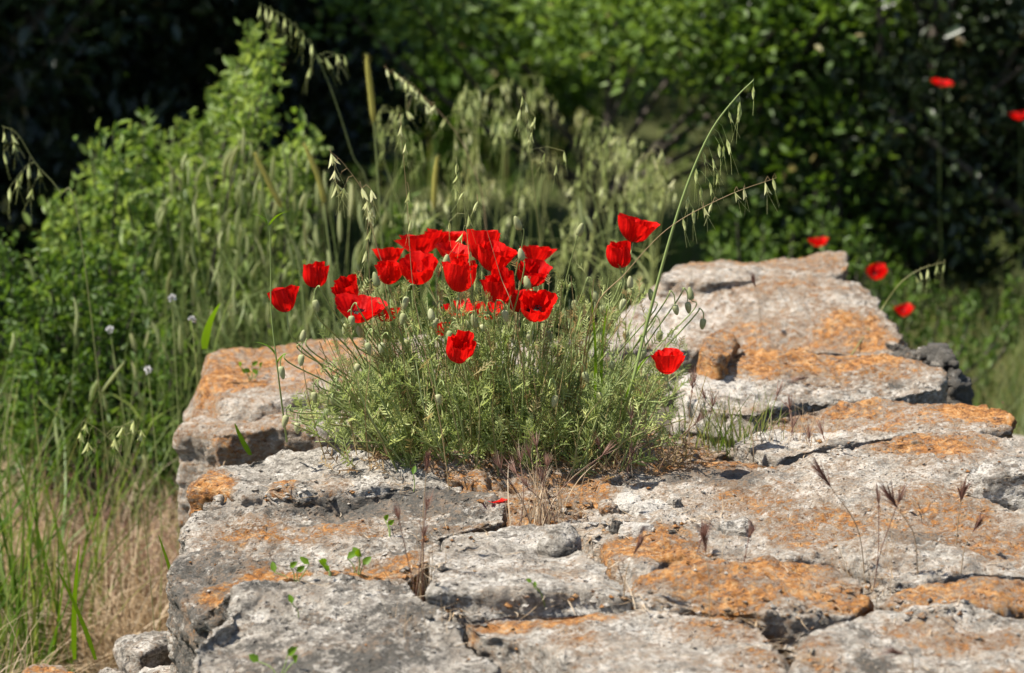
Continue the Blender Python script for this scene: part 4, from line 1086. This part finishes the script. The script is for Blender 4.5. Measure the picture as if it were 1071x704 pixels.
def leaf_tuft(name, label, px, py, z, n, hmin, hmax, w, m, seed, tint=.5, dry=0.0, spread=.02, lean=(0, 0), bend=.4, cat='grass', group=None, heads=0, headm=None):
    g = np.random.default_rng(seed); org = onz(px, py, z)
    t = thing(name, label, cat, org, group)
    b = Buf(); base = np.stack([g.normal(0, spread, n), g.normal(0, spread, n), -.01 * np.ones(n)], 1)
    D = np.stack([g.normal(lean[0], .22, n), g.normal(lean[1], .22, n), np.ones(n)], 1)
    a = g.uniform(0, 6.28, n); bd = np.stack([np.cos(a), np.sin(a), -.5 * np.ones(n)], 1) * (bend * g.uniform(.2, 1.2, n))[:, None]
    L = g.uniform(hmin, hmax, n)
    tt = np.stack([np.clip(g.normal(tint, .2, n), 0, 1), np.clip(dry + g.normal(0, .2, n) * (dry > 0), 0, 1), 0 * a], 1)
    blades(b, base, D, bd, L, w * g.uniform(.6, 1.3, n), tt, 6)
    build('blades', b, m, t)
    for k in range(heads):
        h = Buf(); i = k % n
        e = base[i] + norm(D[i]) * L[i] + bd[i] * L[i]
        st = spline([base[i], base[i] + norm(D[i]) * L[i] * .5 + bd[i] * L[i] * .25, e], 8)
        tubes(h, st, .0007, 4, (.4, dry, 0))
        q = 26; d = norm(norm(D[i] + bd[i]) * 1.4 + g.normal(0, .35, (q, 3)))
        blades(h, e + d * g.uniform(-.01, .008, (q, 1)), d, d * 0, g.uniform(.02, .04, q), .0016, np.stack([np.clip(g.normal(.5, .25, q), 0, 1), 0 * d[:, 0], 0 * d[:, 0]], 1), 3)
        build('seed_head', h, headm or M_PURPLE, t)
    return t
GD = 'dry grass tufts growing from the joints'
leaf_tuft('dry_tuft', 'bristly dry grass tuft in front of the poppy foliage', 566, 546, .0, 70, .06, .17, .0022, M_STRAW, 601, .55, .0, .022, heads=9, group=GD)
leaf_tuft('dry_tuft', 'dry tuft of tall straws in the joint left of the middle block', 445, 655, -.1, 26, .12, .26, .0016, M_STRAW, 602, .45, .0, .02, bend=.15, heads=3, group=GD)
leaf_tuft('dry_tuft', 'pale reddish straws at the bottom edge in front of the left corner block', 460, 704, -.1, 30, .06, .16, .0017, M_STRAW, 603, .4, .0, .035, bend=.2, group=GD)
leaf_tuft('dry_tuft', 'dry bristly tuft with purple heads at the right foot of the poppy foliage', 655, 490, .02, 24, .05, .13, .0016, M_STRAW, 604, .5, .0, .02, heads=6, group=GD)
leaf_tuft('green_tuft', 'green and straw tuft between the poppies and the long flat slab', 760, 466, .0, 110, .06, .16, .0028, M_GRASS, 605, .75, .25, .05, heads=5, group=GD)
leaf_tuft('dry_tuft', 'sparse dry tuft under the dark edge of the long flat slab', 820, 474, .0, 50, .05, .14, .0018, M_STRAW, 606, .45, .0, .05, heads=4, group=GD)
leaf_tuft('dry_tuft', 'thin upright straws in the joint behind the right front corner block', 915, 632, -.05, 22, .08, .21, .0014, M_STRAW, 607, .5, .0, .02, bend=.15, heads=2, group=GD)
leaf_tuft('dry_tuft', 'short dry straws along the front edge of the wide orange block', 740, 650, -.1, 14, .08, .19, .0014, M_STRAW, 608, .4, .0, .03, bend=.15, heads=3, group=GD)
leaf_tuft('dry_tuft', 'dry curled straws at the shaded front of the middle block', 640, 640, -.08, 20, .04, .12, .0014, M_STRAW, 609, .35, .0, .04, bend=.8, group=GD)
leaf_tuft('dry_tuft', 'tangled reddish dry tuft between the dark shrub and the left edge of the wall', 130, 545, -.62, 80, .1, .32, .0024, M_PURPLE, 610, .7, .0, .08, bend=.9, heads=8, group='dry tufts beside the wall')
leaf_tuft('dry_tuft', 'fuzzy dry tuft in the joint at the left end of the pale front block', 482, 650, -.12, 26, .04, .1, .0013, M_STRAW, 611, .5, .0, .02, bend=.6, group=GD)
leaf_tuft('dry_tuft', 'pinkish bent dry tuft below the white oat husks left of the wall', 95, 600, -.66, 110, .2, .42, .003, M_PURPLE, 620, .75, .0, .12, bend=.9, heads=10, group='dry tufts beside the wall')
leaf_tuft('dry_tuft', 'pinkish dry tuft leaning against the left edge of the wall above the foot rocks', 160, 615, -.62, 100, .15, .36, .003, M_PURPLE, 621, .8, .0, .08, bend=.9, heads=8, group='dry tufts beside the wall')
def brome(label, rx, ry, z, tx, ty, L, seed):
    g = np.random.default_rng(seed); r = surf(rx, ry, z)[0]; e = at(tx, ty, r[1] - .02)
    t = thing('brome_grass', label, 'grass', r, 'purple-headed brome stems on the stones')
    P = spline([r, r * .5 + e * .5 + np.array([(r[0] - e[0]) * .25, 0, .01]), e], 16) - r
    b = Buf(); tubes(b, P, np.linspace(.0010, .0006, 16), 4, (.55, 0, 0)); build('stem', b, M_STRAW, t)
    h = Buf(); ax = norm(P[-1] - P[-3]); q = 46; d = norm(ax * 1.5 + g.normal(0, .28, (q, 3)))
    blades(h, P[-1] + ax * g.uniform(-.004, .018, (q, 1)), d, d * 0, L * 1.35 * g.uniform(.5, 1, q), .0026, np.stack([np.clip(g.normal(.3, .2, q), 0, 1), 0 * d[:, 0], 0 * d[:, 0]], 1), 3)
    build('seed_head', h, M_PURPLE, t)
brome('brome stem with the largest purple brush leaning left on the widest slab', 905, 610, -.05, 868, 508, .04, 1)
brome('brome stem with a smaller purple brush right of the largest one', 960, 600, -.02, 938, 530, .034, 2)
brome('brome stem with a thin dark brush near the right margin', 1000, 570, 0, 1006, 522, .022, 3)
brome('reddish brome stem in front of the wide orange block', 742, 655, -.08, 738, 575, .03, 4)
brome('short brome stem leaning right near the right margin', 1005, 600, 0, 1018, 556, .026, 5)
brome('brome stem with a bent brush in front of the pale front block', 955, 704, -.05, 945, 684, .03, 6)
brome('brome stem beside the joint left of the wide orange block', 652, 628, -.05, 664, 578, .022, 7)
brome('brome stem with a pale brush on the grey block under the high rear block', 880, 402, .05, 846, 395, .03, 8)
brome('brome stem standing on the high rear block', 795, 350, .06, 790, 300, .02, 9)
brome('brown cylindrical-headed stem in front of the left side of the foliage', 442, 590, -.02, 446, 492, .022, 10)

def blade_thing(label, px, py, Y, dirx, L, w, bend, seed, m=M_BRIGHT, name='grass_blade'):
    o = at(px, py, Y); b = Buf()
    blades(b, np.zeros((1, 3)), np.array([[dirx, -.1, 1.0]]), np.array([[bend, 0, -.25 * abs(bend)]]), L, w, (.7, 0, 0), 12, side=np.array([[.85, .5, 0]]), taper=.6)
    ob = build(name, b, m); ob.location = o
    return tag(ob, label, 'grass blade', None, 'thing')
blade_thing('short bright green blade sticking out of the joint behind the smooth grey block', 262, 476, 5.35, -.55, .075, .013, .1, 1)
blade_thing('broad folded yellow-green blade behind the orange left slab', 214, 365, 6.05, .05, .11, .022, .28, 2)
blade_thing('bright green blades beside the stem of the tall oat', 630, 425, 5.15, -.08, .2, .008, .12, 3)
blade_thing('upright light green blade in the foliage under the paired poppies', 622, 420, 5.1, .05, .22, .007, -.1, 4)
blade_thing('bright blade at the bottom edge of the shrubs left of the wall', 78, 690, 5.3, .0, .24, .012, .08, 5)
blade_thing('bright blade leaning left near the bottom left rocks', 100, 690, 5.2, -.25, .2, .010, -.1, 6)
blade_thing('slender blade against the left edge of the wall', 190, 640, 4.9, -.2, .15, .009, -.05, 7)

def seedling(label, px, py, z, n, size, seed):
    g = np.random.default_rng(seed); o = surf(px, py, z)[0]; b = Buf()
    t = thing('seedling', label, 'seedling', o, None)
    tips = np.stack([g.normal(0, .012, n), g.normal(0, .01, n), g.uniform(.012, .035, n)], 1)
    s = Buf()
    for q in tips: tubes(s, spline([(0, 0, -.01), q * .5 + np.array([.003, 0, 0]), q], 6), .0009, 4, (.5, 0, 0))
    build('stem', s, M_STEM, t)
    for q in tips:
        l = Buf(); a = g.uniform(0, 6.28); D = np.array([[math.cos(a), math.sin(a) * .6 - .3, .75]])
        leaves(l, q[None], D, np.array([[g.normal(0, .3), -.9, .5]]), size * g.uniform(.8, 1.2), size * .62, (g.uniform(.4, .8), 0, 0), fold=.12, bend=.2)
        build('leaf', l, M_BRIGHT, t)
seedling('pair of bright round leaves sprouting from the orange-banded block', 373, 600, .0, 4, .022, 1)
seedling('small bright seedling left of the round leaves', 344, 603, 0, 3, .018, 2)
seedling('bright seedling at the back edge of the left front corner block', 308, 608, 0, 4, .018, 3)
seedling('single bright leaf on the pitted grey stone left of the middle block', 407, 562, 0, 2, .016, 4)
seedling('tiny bright leaf on the left front corner block', 313, 645, 0, 1, .017, 5)
seedling('bright seedling at the bottom edge on the left front corner block', 292, 704, -.03, 3, .022, 6)
seedling('tiny bright leaf in front of the foliage on the left', 432, 514, .01, 1, .016, 7)
seedling('tiny green sprout at the shaded front edge of the middle block', 570, 628, -.05, 2, .012, 8)
def leafy_sprig(label, px, py, z, seed):
    seedling(label, px, py, z, 6, .018, seed)
leafy_sprig('green sprig with pointed leaves on the orange left slab', 262, 398, .05, 21)
# white scabious heads
def scab(label, px, py, Y, seed):
    g = np.random.default_rng(seed); e = at(px, py, Y); r = np.array([e[0] + g.normal(0, .03), Y, float(ground_z(e[0], Y))])
    t = thing('white_flower', label, 'flower', r, 'white flower heads left of the wall')
    b = Buf(); tubes(b, spline([r, (r + e) / 2 + np.array([.02, 0, 0]), e], 14) - r, .0014, 4, (.5, .2, 0)); build('stem', b, M_STEM, t)
    h = Buf(); n = 40; d = norm(g.normal(size=(n, 3)) + np.array([0, 0, .8])); leaves(h, e - r + d * .002, d, g.normal(size=(n, 3)), .009, .005, (.9, 0, 0)); build('flower_head', h, M_WHITE, t)
scab('round white flower head beside the orange left slab', 201, 335, 6.3, 1)
scab('small white flower head in the darker shrub', 155, 387, 6.4, 2)
scab('white flower head at the top of the darker shrub', 115, 345, 6.6, 3)
scab('small white flower right of the round white head', 180, 312, 6.6, 4)

# grit and dry litter lying on the stones and in the joints
g = np.random.default_rng(88); gb = Buf(); lb = Buf(); pts = []
for k in range(900):
    px, py = g.uniform(195, 1071), g.uniform(420, 704)
    if k % 2:   # along the joints
        jx, jy = [(470, 560), (440, 600), (480, 645), (560, 630), (650, 625), (640, 560), (760, 640), (840, 645), (920, 620), (600, 535), (560, 530), (860, 470), (720, 545), (400, 512), (300, 515), (820, 690), (990, 640)][k % 17]
        px, py = g.normal(jx, 26), g.normal(jy, 6)
    p, nn = surf(px, py)
    if p[2] > .2 or p[2] < -.3: continue
    if g.uniform() < .5:
        s = g.uniform(.0015, .006) * (1.3 if k % 2 else .8)
        V = norm(np.array([(1, 0, 0), (-1, 0, 0), (0, 1, 0), (0, -1, 0), (0, 0, 1), (0, 0, -1)]) + g.normal(0, .25, (6, 3))) * s * g.uniform(.6, 1.3, (6, 1)) * np.array([1.2, 1, .7])
        gb.add(V + p + np.array([0, 0, s * .4]), tris=[(0, 2, 4), (2, 1, 4), (1, 3, 4), (3, 0, 4), (2, 0, 5), (1, 2, 5), (3, 1, 5), (0, 3, 5)], tint=(g.choice([0, .2, .8]), g.choice([0, .2, .7]), g.choice([.1, .8])))
    else:
        n = 2 if k % 2 else 1
        D = g.normal(size=(n, 3)) * np.array([1, 1, .25])
        blades(lb, np.repeat(p[None], n, 0) + np.array([0, 0, .003]), D, g.normal(0, .3, (n, 3)) * np.array([1, 1, .3]), g.uniform(.012, .06, n), .0022, (g.uniform(.2, .9), 0, 0), 5)
tag(build('grit', gb, M_STONE, smooth=False), kind='stuff')
tag(build('dry_litter', lb, M_STRAW), kind='stuff')
